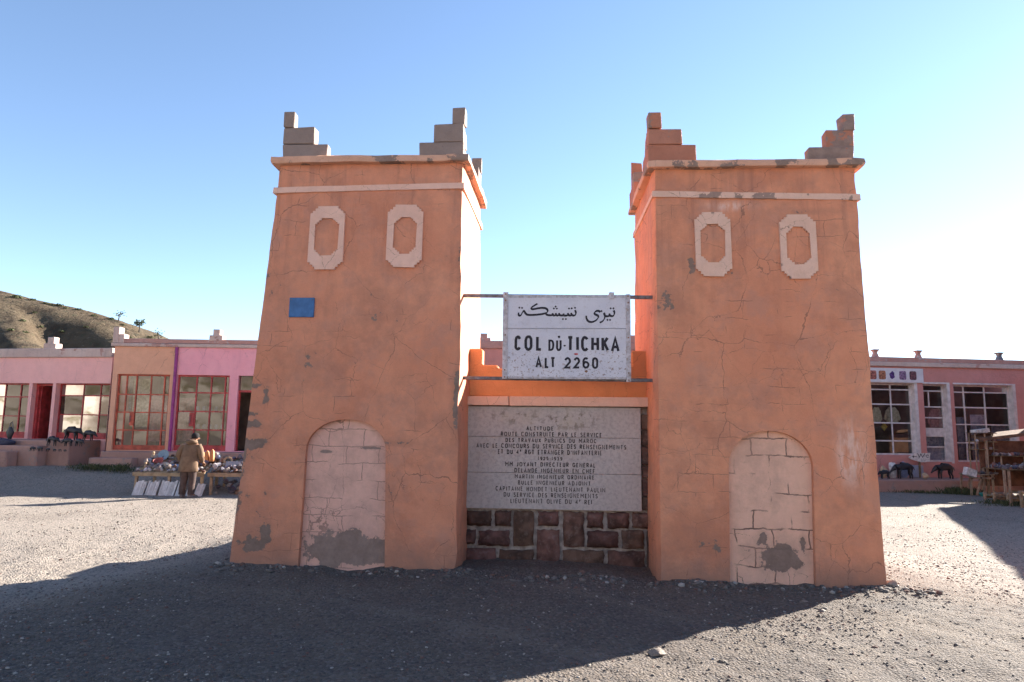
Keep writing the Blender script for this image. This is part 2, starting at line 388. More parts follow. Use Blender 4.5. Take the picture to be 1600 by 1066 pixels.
tag(stones('gravel', xs_, ys_, rs_, MT['stone'], seed=50), 'loose grey gravel strewn over the ground round the monument', 'gravel', kind='stuff')
# rubble along the foot of the towers
n = 1900; uu = RNG.uniform(-3.9, 4.1, n); vv_ = -.03 - np.abs(RNG.normal(0, .17, n)); keep = RNG.random(n) < .35 + .65 * (fbm(uu * 2, vv_, 8, 2) > .02)
uu, vv_ = uu[keep], vv_[keep]; xs_ = ORG.x + uu * WD.x + vv_ * DD.x; ys_ = ORG.y + uu * WD.y + vv_ * DD.y
tag(stones('rubble', xs_, ys_, .008 + .042 * RNG.random(len(xs_)) ** 4, MT['stone'], seed=90), 'small rubble and crumbled plaster along the foot of the monument', 'rubble', kind='stuff')

# ------------------------------------------------------------------ monument materials
MT['terra_l'] = plaster('terracotta_plaster', TERRA, TERRAL, blobs=[
    (-1.3, 1.2, .75, 1.5, .085), (-1.15, 3.0, .55, 1.3, .08), (-1.2, .5, .6, .7, .05), (-1.2, 2.12, .26, .05, .13), (-1.2, 1.78, .26, .05, .12),
    (-1.38, 1.95, .10, .30, .20), (-1.02, 2.0, .09, .3, .16), (-1.2, 1.65, .3, .08, .18), (-1.15, 1.42, .22, .12, .16), (-1.30, 2.7, .12, .6, .15), (-1.36, 1.0, .2, .9, .10), (-1.05, .25, .22, .22, .17), (-.9, .4, .10, .2, .16),
    (1.28, 2.0, .10, .5, .22), (1.3, 3.2, .09, 1.6, .17), (-1.28, 3.75, .2, .9, .17), (-.75, 4.2, .6, .3, .10), (.55, 1.45, .4, .07, .15), (-.95, .85, .09, .08, .22)], thr=.64, joints=.25, seed=2.0, cracks=.9, weather=True)
MT['terra_r'] = plaster('terracotta_plaster_warm', (.645, .25, .138, 1), (.75, .33, .185, 1), blobs=[
    (-1.25, 3.6, .1, 1.0, .20), (-1.1, 3.15, .32, .4, .14), (-.75, 3.6, .2, .3, .10), (-1.27, 1.7, .08, 2.2, .17), (-.75, .45, .5, .25, .10), (-1.0, 1.75, .22, .07, .15), (1.25, 1.75, .12, .3, .16), (.15, 4.35, .5, .2, .12), (.7, 4.3, .6, .08, .14)],
    thr=.665, joints=.35, seed=6.0, cracks=.9, weather=True, white=[(.93, 1.45, .26, .6, 1.0), (-.3, 4.38, .5, .1, .8)])
MT['terra_in'] = plaster('terracotta_plaster_wall', (.66, .285, .12, 1), (.72, .33, .15, 1), thr=.74, joints=.3, seed=11.0, cracks=.5)
MT['trim'] = plaster('pale_pink_trim', (.77, .46, .345, 1), (.83, .52, .40, 1), peel=(.20, .15, .125, 1), thr=.66, seed=4.0, cracks=1.0, scale=2.0, stain=.2)
MT['trim_worn'] = plaster('pale_pink_trim_worn', (.72, .45, .33, 1), (.78, .51, .39, 1), peel=(.22, .15, .12, 1), thr=.60, seed=14.0, cracks=1.0, scale=2.0, stain=.2)
MT['cornice'] = plaster('cornice_plaster', (.62, .34, .225, 1), (.70, .40, .275, 1), peel=(.19, .14, .115, 1), thr=.52, seed=8.0, cracks=.8, scale=2.0)
MT['block'] = plaster('bare_concrete_block', (.25, .185, .155, 1), (.30, .225, .19, 1), peel=(.20, .15, .13, 1), thr=.60, seed=3.0, cracks=.4, scale=2.5, stain=.3)
MT['block_paint'] = plaster('half_painted_block', (.42, .165, .10, 1), (.46, .19, .12, 1), peel=(.21, .15, .125, 1), thr=.56, seed=5.0, cracks=.5, scale=2.5)
MT['block_mix'] = plaster('patchy_block', (.42, .175, .11, 1), (.46, .20, .13, 1), peel=(.21, .155, .13, 1), thr=.50, seed=9.0, cracks=.5, scale=2.5)
MT['niche_l'] = plaster('pale_niche_plaster', (.76, .42, .32, 1), (.82, .48, .37, 1), peel=(.20, .145, .118, 1), thr=.66, blobs=[(0, .13, 1.5, .34, .26), (.05, .02, .7, .2, .10), (.28, 1.28, .2, .035, .30), (-.25, 1.23, .12, .04, .28)], joints=.95, cracks=1.0, seed=21.0, jw=.0045)
MT['niche_r'] = plaster('pale_niche_plaster_cracked', (.78, .44, .31, 1), (.84, .50, .36, 1), peel=(.18, .125, .10, 1), thr=.66, blobs=[(.08, .2, .5, .3, .32), (-.12, .42, .13, .15, .24), (.33, .38, .07, .16, .22), (-.3, .28, .16, .2, .16)], joints=.72, cracks=1.2, seed=33.0, jw=.0075)
MT['plaque'] = None
g = NG('grey_stone_slab')
c = g.mix(g.mr(g.noise(1.8, 5), .3, .7), (.50, .44, .41, 1), (.56, .50, .465, 1)); c = g.mix(g.math('MULTIPLY', g.mr(g.noise(22, 6, .72), .42, .66), .5), c, (.29, .25, .24, 1))
bl = g.blobs([(-.5, .52, .55, .16, .9), (.28, .50, .5, .22, 1.0), (0, .45, .9, .2, .5)]); sm = g.math('MULTIPLY', bl, g.mr(g.noise(7, 9, .72), .50, .60)); c = g.mix(g.math('MINIMUM', g.math('MULTIPLY', sm, .85), .85), c, (.14, .115, .085, 1))
c = g.mix(g.math('MULTIPLY', g.math('MULTIPLY', bl, g.mr(g.noise(3, 6, .7), .4, .6)), .45), c, (.46, .40, .31, 1))
c = g.mix(g.math('MULTIPLY', g.blobs([(.1, .1, .3, .2, 1), (-.85, .1, .3, .25, .8)]), g.math('MULTIPLY', g.mr(g.noise(5, 6, .7), .45, .62), .5)), c, (.46, .33, .23, 1))
c = g.mix(g.math('MULTIPLY', g.mr(g.noise(17, 6, .7), .66, .70), .7), c, (.10, .085, .08, 1))
MT['plaque'] = g.done(c, .75, g.bump(g.noise(60, 5), .25, .004), .3)
MT['letter'] = simple('engraved_letter_paint', (.10, .082, .078, 1), .8, .5, 25, 0)
MT['mortar'] = simple('lime_mortar', (.36, .295, .255, 1), .9, .35, 14, .6, 50)
MT['redstone'] = simple('dark_red_stone', (.125, .066, .05, 1), .85, .45, 6, 1.0, 26, rand=.3, dirt=((.24, .17, .145, 1), .45))
MT['steel'] = simple('weathered_steel', (.16, .15, .16, 1), .55, .4, 12, .15, 80, .5, .4, dirt=((.16, .075, .04, 1), .7))
g = NG('chipped_white_enamel')
c = g.mix(g.mr(g.noise(3, 5), .3, .7), (.60, .585, .64, 1), (.68, .66, .70, 1)); X = g.xyz()
lowm = g.math('ADD', g.math('MULTIPLY', g.blobs([(-.55, -.38, .5, .35, 1.0), (.58, -.35, .5, .38, 1.0), (0, -.45, .9, .2, .7)]), 1.0), .18, clamp=True)
rs = g.math('MULTIPLY', g.mr(g.noise(24, 6, .68), .57, .61), lowm); c = g.mix(g.math('MULTIPLY', rs, .85), c, (.26, .15, .10, 1))
c = g.mix(g.math('MULTIPLY', g.math('MULTIPLY', g.mr(g.noise(40, 5, .7, g.mapping(loc=(3, 1, 8))), .59, .63), lowm), .8), c, (.10, .085, .09, 1))
c = g.mix(g.math('MULTIPLY', g.mr(g.noise(5, 6, .7, g.mapping(loc=(6, 1, 2))), .5, .7), .3), c, (.42, .40, .43, 1))
MT['enamel'] = g.done(c, .45, g.bump(g.noise(18, 4), .1, .004), .4)
MT['frame'] = simple('painted_sign_frame', (.50, .47, .49, 1), .6, .25, 14, .2, 70, .4, 0, dirt=((.28, .17, .11, 1), .8))
MT['black'] = simple('black_sign_paint', (.022, .018, .026, 1), .5, .3, 30, 0)
MT['redpaint'] = simple('red_sign_paint', (.50, .06, .06, 1), .5, .3, 30, 0)
MT['bluepaint'] = simple('blue_plate_paint', (.055, .15, .33, 1), .55, .2, 8, .1, 60)
MT['rust'] = simple('rust', (.24, .12, .07, 1), .9, .5, 30, .5, 80)

# ------------------------------------------------------------------ towers
def rounded_ring(c4, nseg, rad, z, amp, seed):
    """c4: four (u,v) corners anticlockwise; ring with chipped round corners and a wavy face"""
    pts = []
    for k in range(4):
        a = Vector((c4[k][0], c4[k][1])); b = Vector((c4[(k + 1) % 4][0], c4[(k + 1) % 4][1])); d = (b - a); L = d.length; d /= L; nrm = Vector((d.y, -d.x))
        for i in range(nseg):
            # denser near the corners
            t = i / nseg; s_ = rad * .5 + (L - rad) * t
            p = a + d * s_
            e = min(s_, L - s_)
            inset = 0.0
            if e < rad: inset = (rad - math.sqrt(max(0, rad * rad - (rad - e) ** 2))) * .55
            nz = float(fbm(np.array([s_ * 1.6 + k * 13.7]), np.array([z * 1.6]), seed, 3)[0]) * amp * 2.2
            if e < .12: nz += float(fbm(np.array([k * 31.0 + 5]), np.array([z * 5.0]), seed + 4, 3)[0]) * .035 * (1 - e / .12) - .004
            p = p + nrm * (nz - inset)
            pts.append((p.x, p.y, z))
    return pts
def stepped(a, b, s, n):
    """stepped octagon, half sizes a,b, n steps of size s at each corner; list of (x,z)"""
    q = []
    for k in range(n + 1):
        q.append((a - s * (n - k), b - s * k)); 
        if k < n: q.append((a - s * (n - k - 1), b - s * k)) 
    # q runs from top edge to right edge; rebuild as staircase
    q = []
    for k in range(n):
        q.append((a - s * (n - k), b - s * k)); q.append((a - s * (n - k), b - s * (k + 1)))
    q.append((a, b - s * n))
    full = []
    full += q
    full += [(x, -z) for x, z in reversed(q)]
    full += [(-x, -z) for x, z in q]
    full += [(-x, z) for x, z in reversed(q)]
    return full

def tower(name, label, px, mats, seed, niche, wins, mer, band, corn, inner_right, back_px):
    (bl, tl, br, tr) = px
    e = [Fp(*p) for p in (bl, tl, br, tr)]
    def edge(a, b, z): return a[0] + (b[0] - a[0]) * (z - a[1]) / (b[1] - a[1])
    uL = lambda z: edge(e[0], e[1], z); uR = lambda z: edge(e[2], e[3], z)
    vB = lambda z: 2.2 - .05 * z
    # inner rear edge from the photograph
    n = DD + ZZ * .05; q = on_plane(back_px[0], back_px[1], ORG + DD * 2.2, n); ub, vb, zb = loc_m(q)
    sh = ub - (uR(zb) if inner_right else uL(zb))
    ztop = (e[1][1] + e[3][1]) / 2 + .02
    uc = (uL(0) + uR(0)) / 2; base = (uc, 1.05, zg1(*Wm(uc, -.2, 0)[:2]))
    root = empty(name, Wm(*base), YAW); tag(root, label, 'tower', 'towers of the pass monument')
    rel = lambda p: (p[0] - base[0], p[1] - base[1], p[2] - base[2])
    # body
    mb = MB(); rings = []
    for i in range(64):
        z = -.6 + (ztop + .6) * i / 63
        c4 = [(uL(z), BAT * z), (uR(z), BAT * z), (uR(z) + sh, vB(z)), (uL(z) + sh, vB(z))]
        rings.append([rel(p) for p in rounded_ring(c4, 26, .05, z, .012, seed)])
    mb.loft(rings)
    body = mb.build('plaster_body', mats[0], root)
    # recessed arch
    (nl, nr, ns, nt_, nb) = niche   # left/right x at spring, spring y, top y, bottom corners
    a0 = Fp(nl[0], ns); a1 = Fp(nr[0], ns); topz = Fp((nl[0] + nr[0]) / 2, nt_)[1]; b0 = Fp(nl[1], nb); b1 = Fp(nr[1], nb)
    zs = (a0[1] + a1[1]) / 2; cx = (a0[0] + a1[0]) / 2; rx = (a1[0] - a0[0]) / 2; rz = topz - zs
    arch = [(b0[0], min(b0[1], -.05) - .25), (b1[0], min(b1[1], -.05) - .25)] + [(cx + rx * math.cos(t), zs + rz * max(0, math.sin(t)) ** .92) for t in [math.pi * k / 28 for k in range(29)]]
    cut = MB(); cut.prism([rel((u, BAT * z - .15, z)) for u, z in arch], (0, .15 + .075, 0)); co = cut.build('cutter', mats[0], root)
    mod = body.modifiers.new('b', 'BOOLEAN'); mod.operation = 'DIFFERENCE'; mod.object = co; mod.solver = 'EXACT'
    dg = bpy.context.evaluated_depsgraph_get(); dg.update(); nm = bpy.data.meshes.new_from_object(body.evaluated_get(dg)); body.modifiers.clear(); body.data = nm
    bpy.data.objects.remove(co); nm.shade_smooth(); nm.set_sharp_from_angle(angle=math.radians(40))
    # niche infill: its own coordinates start at the sill
    zsill = max(b0[1], 0)
    pm = MB(); pm.prism([(u - cx, BAT * z + .058 - base[1], z - zsill) for u, z in [(cx + (u - cx) * .996, z) for u, z in arch]], (0, .06, 0))
    po = pm.build('arched_niche', mats[1], root); po.location = (cx - base[0], 0, zsill - base[2])
    # medallions (blind windows)
    for (ox0, ox1, oy0, oy1, ix0, ix1, iy0, iy1, mi) in wins:
        cu, cz = Fp((ox0 + ox1) / 2, (oy0 + oy1) / 2); p0 = Fp(ox0, (oy0 + oy1) / 2); p1 = Fp(ox1, (oy0 + oy1) / 2); q0 = Fp((ox0 + ox1) / 2, oy0); q1 = Fp((ox0 + ox1) / 2, oy1)
        A = (p1[0] - p0[0]) / 2; B = (q0[1] - q1[1]) / 2; ia = A * (ix1 - ix0) / (ox1 - ox0); ib = B * (iy1 - iy0) / (oy1 - oy0)
        cz2 = Fp((ox0 + ox1) / 2, (iy0 + iy1) / 2)[1]
        out = stepped(A, B, .030, 3); inn = stepped(ia, ib, .025, 3)
        m2 = MB(); V = []
        f = lambda u, z, o: rel((u, BAT * z - o, z))
        out = [(x + random.uniform(-.004, .004), z + random.uniform(-.004, .004)) for x, z in out]; inn = [(x + random.uniform(-.004, .004), z + random.uniform(-.004, .004)) for x, z in inn]; nn = len(out); lo = [f(cu + x, cz + z, -.03) for x, z in out]; hi = [f(cu + x, cz + z, .028) for x, z in out]; li = [f(cu + x, cz2 + z, -.03) for x, z in inn]; hi2 = [f(cu + x, cz2 + z, .028) for x, z in inn]
        m2.add(lo + hi + li + hi2, [(k, (k + 1) % nn, nn + (k + 1) % nn, nn + k) for k in range(nn)] + [(2 * nn + k, 3 * nn + k, 3 * nn + (k + 1) % nn, 2 * nn + (k + 1) % nn) for k in range(nn)] + [(nn + k, nn + (k + 1) % nn, 3 * nn + (k + 1) % nn, 3 * nn + k) for k in range(nn)])
        wo_ = m2.build('blind_window', mats[2 + mi], root)
        m3 = MB(); m3.prism([f(cu + x * .995, cz2 + z * .995, .006) for x, z in inn], (0, .03, 0)); m3.build('window_panel', MT['terra_r'] if mi else mats[0], wo_)
    # string course round the body
    (zl, zr, h) = (Fp(*band[0])[1], Fp(*band[1])[1], .075)
    sides = [(0, lambda z: uL(z), lambda z: uR(z))]
    mb = MB(); pr = .018
    def ringz(zf, off):
        r = []; n_ = 30
        def P(u, v, z): r.append(rel((u, v, z)))
        for k in range(n_):
            t = k / n_; z = zf(t); j = float(fbm(np.array([t * 23.0]), np.array([z * 9]), seed + 40, 2)[0]) * .012
            P(uL(z) - off + (uR(z) - uL(z) + 2 * off) * t, BAT * z - off + j, z + j)
        for k in range(10): z = zf(1); t = k / 10; P(uR(z) + off + sh * t, BAT * z - off + (vB(z) - BAT * z + 2 * off) * t, z)
        for k in range(10): z = zf(1 - k / 10); t = k / 10; P(uR(z) + sh + off - (uR(z) - uL(z) + 2 * off) * t, vB(z) + off, z)
        for k in range(10): z = zf(0); t = k / 10; P(uL(z) - off + sh * (1 - t), vB(z) + off - (vB(z) - BAT * z + 2 * off) * t, z)
        return r
    zlo = lambda t: zl + (zr - zl) * t - h; zhi = lambda t: zl + (zr - zl) * t
    R0, R1, R2, R3 = ringz(zlo, -.04), ringz(zlo, pr), ringz(zhi, pr * .9), ringz(zhi, -.04)
    mb.loft([R0, R1, R2, R3, R0], cap=False); mb.build('string_course', mats[4], root, smooth=40)
    # cornice slab
    zc = ztop - .012; o = .085; th = .085
    def cring(z, off, sd):
        c4 = [(uL(ztop) - off, BAT * ztop - off), (uR(ztop) + off, BAT * ztop - off), (uR(ztop) + sh + off, vB(ztop) + off), (uL(ztop) + sh - off, vB(ztop) + off)]
        dz = lambda k: (Fp(*corn[1])[1] - Fp(*corn[0])[1]) 
        out = []
        for p in rounded_ring(c4, 24, .03, z, .012, sd):
            jz = float(fbm(np.array([p[0] * 4.0]), np.array([p[1] * 4.0]), seed + 60, 3)[0]) * .03
            out.append(rel((p[0], p[1], p[2] + jz)))
        return out
    mb = MB(); mb.loft([cring(zc, o * .25, seed + 7), cring(zc + .004, o * .93, seed + 7), cring(zc + th * .4, o, seed + 8), cring(zc + th, o * .95, seed + 9)]); mb.build('cornice', mats[5], root, smooth=40)
    # corner merlons of stacked blocks
    zm = zc + th - .004; tk = .16
    F2 = lambda x, y: Fp(x, y, -.02, BAT)
    for side, (us, tiers) in enumerate(mer):
        for rear in (0, 1):
            z0 = zm - .012
            for ti, (x0, x1, yt) in enumerate(tiers):
                a = F2(x0, yt)[0]; b = F2(x1, yt)[0]; z1 = F2((x0 + x1) / 2, yt)[1]
                if rear: a += sh; b += sh; z1 -= .01
                vf = BAT * zm - .0; vr = vB(zm)
                v0, v1 = (vf, vf + tk) if not rear else (vr - tk, vr)
                m_ = MB(); j = .011
                wdt = b - a
                mm = mats[6 + ((ti + side) % 2)]
                m_.box(*[x for x in (a - base[0], b - base[0], v0 - base[1], v1 - base[1], z0 - base[2] + .002, z1 - base[2])], j=j); m_.build('block', mm, root, bevel=.008)
                if ti < 2:    # leg running back along the side
                    q0, q1 = (a, a + tk) if us < 0 else (b - tk, b); ll = wdt * .9
                    s0, s1 = (v1 + .006, v0 + ll) if not rear else (v1 - ll, v0 - .006)
                    m_ = MB(); m_.box(q0 - base[0], q1 - base[0], s0 - base[1], s1 - base[1], z0 - base[2] + .002, z1 - base[2] - .008, j=j); m_.build('block', mm, root, bevel=.008)
                z0 = z1
    return root, base, uL, uR, vB, sh, rel

TL = tower('monument_tower', 'terracotta plaster tower with the small blue plate, left of the white pass sign',
    ((355, 880), (434.5, 262), (713, 884), (724, 253)), [MT['terra_l'], MT['niche_l'], MT['trim'], MT['trim'], MT['trim'], MT['cornice'], MT['block'], MT['block']], 3,
    ((477.5, 466), (602.5, 603), 706, 655.5, 874), 
    [(484, 538, 323, 421, 493, 530.5, 342, 400, 0), (605.5, 661, 320.5, 418, 615.5, 651, 340, 397, 0)],
    [(-1, [(441.5, 511, 224), (442, 491.5, 199), (443.6, 460.5, 174)]), (1, [(655.6, 723.5, 221), (677, 723.5, 193.6), (708, 726.5, 169.7)])],
    ((434, 293.5), (721, 286)), ((430, 245), (733, 241)), True, (752, 430))
TR = tower('monument_tower', 'terracotta plaster tower with a whitish smear, right of the white pass sign',
    ((1030, 898), (1020.5, 263), (1388, 908), (1338, 266)), [MT['terra_r'], MT['niche_r'], MT['trim_worn'], MT['trim_worn'], MT['trim_worn'], MT['cornice'], MT['block_paint'], MT['block_mix']], 17,
    ((1138.5, 1139.5), (1271, 1273), 731, 673.5, 900),
    [(1085.5, 1141.5, 332, 432, 1094, 1132, 351, 411, 0), (1218.5, 1275.5, 336, 435.6, 1229, 1266, 355, 414, 0)],
    [(-1, [(1012, 1087, 225.6), (1013, 1064.7, 200), (1013, 1032.7, 175.6)]), (1, [(1265, 1335, 230), (1290, 1334.6, 203), (1315, 1334.6, 178)])],
    ((1024, 299), (1344, 304)), ((1008, 250), (1354, 250)), False, (991, 430))
root, base, uL, uR, vB, sh, rel = TL
# low masonry plinth behind the left tower and its crumbled footing
mb = MB(); mb.box(uL(0) - .02 - base[0], uL(0) + 1.3 - base[0], 2.16 - base[1], 2.95 - base[1], -.6 - base[2], .95 - base[2]); mb.build('rear_plinth', MT['terra_l'], root, bevel=.02)
V, F = rock_proto(5, 3, .2)
for (u, v, sx, sy, sz) in ((uL(0) + .02, .10, .24, .30, .10), (uL(0) + .24, -.02, .26, .13, .07)):
    q = rel((u, v, -.08)); me_ = bpy.data.meshes.new('footing'); me_.from_pydata([(a * sx, b * sy, c_ * sz) for a, b, c_ in V], [], F.tolist()); me_.materials.append(MT['block']); link_mesh('footing', me_, None, root, q)

# small blue plate on the left tower
p0 = Fp(454, 466); p1 = Fp(490.5, 496); uc = (p0[0] + p1[0]) / 2; zc = (p0[1] + p1[1]) / 2
bp = empty('wall_plate', Wm(uc, BAT * zc - .02, zc), YAW); tag(bp, 'small blank blue plate fixed to the face of the left tower', 'plate')
mb = MB(); a = (p1[0] - p0[0]) / 2; b = (p0[1] - p1[1]) / 2
mb.box(-a, a, -.006, .022, -b, b); mb.build('plate', MT['bluepaint'], bp, bevel=.003)
for sx in (-1, 1):
    mb = MB(); mb.tube([(sx * a * .85, -.009, b * .8), (sx * a * .85, -.004, b * .8)], .007, 8); mb.build('screw', MT['steel'], bp)
# ------------------------------------------------------------------ stroke lettering
def arc(cx, cy, rx, ry, a0, a1, n=9):
    return [(cx + rx * math.cos(math.radians(a0 + (a1 - a0) * k / n)), cy + ry * math.sin(math.radians(a0 + (a1 - a0) * k / n))) for k in range(n + 1)]
GL = {
 'A': [[(0, 0), (.5, 1), (1, 0)], [(.2, .32), (.8, .32)]],
 'B': [[(0, 0), (0, 1), (.6, 1)] + arc(.6, .77, .32, .23, 80, -80, 5) + [(.0, .54)], [(.62, .54)] + arc(.62, .27, .38, .27, 80, -80, 5) + [(0, 0)]],
 'C': [arc(.5, .72, .5, .28, 25, 180, 7) + arc(.5, .28, .5, .28, 180, 335, 7)],
 'D': [[(0, 0), (0, 1), (.4, 1)] + arc(.4, .6, .6, .4, 75, 0, 4) + arc(.4, .4, .6, .4, 0, -75, 4) + [(.4, 0), (0, 0)]],
 'E': [[(1, 1), (0, 1), (0, 0), (1, 0)], [(0, .52), (.8, .52)]],
 'F': [[(1, 1), (0, 1), (0, 0)], [(0, .52), (.8, .52)]],
 'G': [arc(.5, .72, .5, .28, 25, 180, 6) + arc(.5, .28, .5, .28, 180, 350, 7) + [(1, .45), (.55, .45)]],
 'H': [[(0, 0), (0, 1)], [(1, 0), (1, 1)], [(0, .5), (1, .5)]],
 'I': [[(.5, 0), (.5, 1)]],
 'J': [[(.85, 1), (.85, .28)] + arc(.45, .26, .4, .26, 0, -160, 6)],
 'K': [[(0, 0), (0, 1)], [(.95, 1), (.05, .45)], [(.32, .62), (1, 0)]],
 'L': [[(0, 1), (0, 0), (1, 0)]],
 'M': [[(0, 0), (0, 1), (.5, .45), (1, 1), (1, 0)]],
 'N': [[(0, 0), (0, 1), (1, 0), (1, 1)]],
 'O': [arc(.5, .7, .5, .3, 0, 180, 8) + arc(.5, .3, .5, .3, 180, 360, 8) + [(1, .7)]],
 'P': [[(0, 0), (0, 1), (.6, 1)] + arc(.6, .73, .4, .27, 80, -80, 6) + [(0, .46)]],
 'R': [[(0, 0), (0, 1), (.6, 1)] + arc(.6, .74, .38, .26, 80, -80, 6) + [(0, .48)], [(.5, .48), (1, 0)]],
 'S': [arc(.5, .75, .48, .25, 20, 250, 8) + arc(.5, .26, .5, .26, 75, -160, 8)],
 'T': [[(0, 1), (1, 1)], [(.5, 1), (.5, 0)]],
 'U': [[(0, 1), (0, .3)] + arc(.5, .3, .5, .3, 180, 360, 8) + [(1, 1)]],
 'V': [[(0, 1), (.5, 0), (1, 1)]],
 'W': [[(0, 1), (.25, 0), (.5, .75), (.75, 0), (1, 1)]],
 'X': [[(0, 0), (1, 1)], [(0, 1), (1, 0)]],
 'Y': [[(0, 1), (.5, .5), (1, 1)], [(.5, .5), (.5, 0)]],
 '0': [arc(.5, .7, .5, .3, 0, 180, 8) + arc(.5, .3, .5, .3, 180, 360, 8) + [(1, .7)]],
 '1': [[(.15, .75), (.55, 1), (.55, 0)]],
 '2': [arc(.5, .7, .48, .3, 165, -25, 8) + [(.0, 0), (1, 0)]],
 '3': [arc(.48, .76, .45, .24, 160, -80, 7), arc(.5, .27, .5, .27, 90, -160, 8)],
 '4': [[(.75, 0), (.75, 1), (0, .3), (1, .3)]],
 '5': [[(.95, 1), (.1, 1), (.05, .55)] + arc(.48, .32, .5, .32, 120, -150, 8)],
 '6': [[(.85, .92)] + arc(.5, .7, .5, .3, 75, 180, 5) + arc(.5, .3, .5, .3, 180, 540, 14)],
 '9': [[(.15, .08)] + arc(.5, .3, .5, .3, 255, 360, 5) + arc(.5, .7, .5, .3, 0, 360, 14)],
 "'": [[(.5, 1), (.4, .72)]], '-': [[(.1, .45), (.9, .45)]], 'e': [[(.15, .85), (.85, .85), (.85, 1), (.15, 1), (.15, .65), (.8, .65)]],
}
def strip(mb, pts, w, to3, lift, nib=None):
    """flat painted stroke along 2-D points; mitred joins"""
    P = [Vector(p) for p in pts]
    if len(P) > 1 and nib is None: cl_ = (P[0] - P[-1]).length < 1e-5; P = [p + Vector((random.uniform(-1, 1), random.uniform(-1, 1))) * w * .06 for p in P]; P[-1] = P[0].copy() if cl_ else P[-1]
    Q = [P[0]]
    for p in P[1:]:
        if (p - Q[-1]).length > 1e-6: Q.append(p)
    P = Q; closed = (P[0] - P[-1]).length < 1e-5
    if closed: P = P[:-1]
    n = len(P); L = []; R = []
    for i in range(n):
        a = P[(i - 1) % n] if (closed or i > 0) else None; b = P[(i + 1) % n] if (closed or i < n - 1) else None
        d1 = (P[i] - a).normalized() if a is not None else None; d2 = (b - P[i]).normalized() if b is not None else None
        if d1 is None: d1 = d2
        if d2 is None: d2 = d1
        t = (d1 + d2); t = t.normalized() if t.length > .2 else d1
        nr = Vector((-t.y, t.x)); n1 = Vector((-d1.y, d1.x)); k = 1 / max(.45, nr.dot(n1))
        ww = w if nib is None else w * (.5 + .6 * abs(math.sin(math.atan2(t.y, t.x) - nib)))
        L.append(P[i] + nr * ww / 2 * k); R.append(P[i] - nr * ww / 2 * k)
    vs = [to3(p.x, p.y, lift) for p in L] + [to3(p.x, p.y, lift) for p in R]
    m = n if closed else n - 1
    mb.add(vs, [(i, (i + 1) % n, n + (i + 1) % n, n + i) for i in range(m)])
def glyph(mb, ch, x0, x1, y0, y1, w, to3, k0=0):
    if ch == 'I' or ch == '1' and False: pass
    for k, st in enumerate(GL.get(ch, [])):
        strip(mb, [(x0 + w / 2 + (x1 - x0 - w) * a, y0 + w / 2 + (y1 - y0 - w) * b) for a, b in st], w, to3, .0006 + .0004 * k)
WID = {'I': .28, 'M': 1.2, 'N': 1.02, 'O': 1.0, 'C': .95, 'D': .95, 'G': 1.0, 'E': .72, 'F': .7, 'L': .68, 'S': .75, 'J': .62, "'": .3, '-': .5, ' ': .62, 'e': .5, '1': .5, 'P': .8, 'B': .8, 'R': .85}
def text_line(s, x0, x1, y0, y1, w, to3, wear=0.0):
    tot = sum(WID.get(c, .88) for c in s) + .36 * (len(s) - 1); k = (x1 - x0) / tot; x = x0; out = [MB()]
    for c in s:
        cw = WID.get(c, .88) * k; j = random.uniform(-.02, .02) * (y1 - y0)
        if c == ' ': out.append(MB())
        else: glyph(out[-1], c, x, x + cw, y0 + j, y1 + j, w * random.uniform(.85, 1.1), to3)
        x += cw + .36 * k
    return out

# ------------------------------------------------------------------ wall between the towers
VP = .78                                 # plaque face
def Vp(px, py, v=VP): return Fp(px, py, v, 0.0)
uA = TL[3]; uB = TR[2]                    # inner edges of the towers
wl = lambda z: uA(z) - .14; wr = lambda z: uB(z) + .16
p = Vp(727, 620); q = Vp(1012, 626); zcap1 = p[1]; zcap0 = Vp(870, 635.5)[1]; zpl0 = Vp(870, 797)[1]
ucw = (p[0] + q[0]) / 2
WB = (ucw, VP + .2, zg1(*Wm(ucw, VP, 0)[:2]))
wroot = empty('commemorative_wall', Wm(*WB), YAW); tag(wroot, 'low wall with inscribed grey plaque and red stone base between the two towers', 'wall')
rw = lambda u, v, z: (u - WB[0], v - WB[1], z - WB[2])
u0, u1 = wl(1.5), wr(1.5)
mb = MB(); mb.add([rw(u0, VP + .07, -.5), rw(u1, VP + .07, -.5), rw(u1, VP + .5, -.5), rw(u0, VP + .5, -.5), rw(u0, VP + .07, zcap0), rw(u1, VP + .07, zcap0), rw(u1, VP + .5, zcap0), rw(u0, VP + .5, zcap0)],
    [(0, 1, 5, 4), (1, 2, 6, 5), (2, 3, 7, 6), (3, 0, 4, 7), (4, 5, 6, 7), (3, 2, 1, 0)]); mb.build('mortar_core', MT['mortar'], wroot)
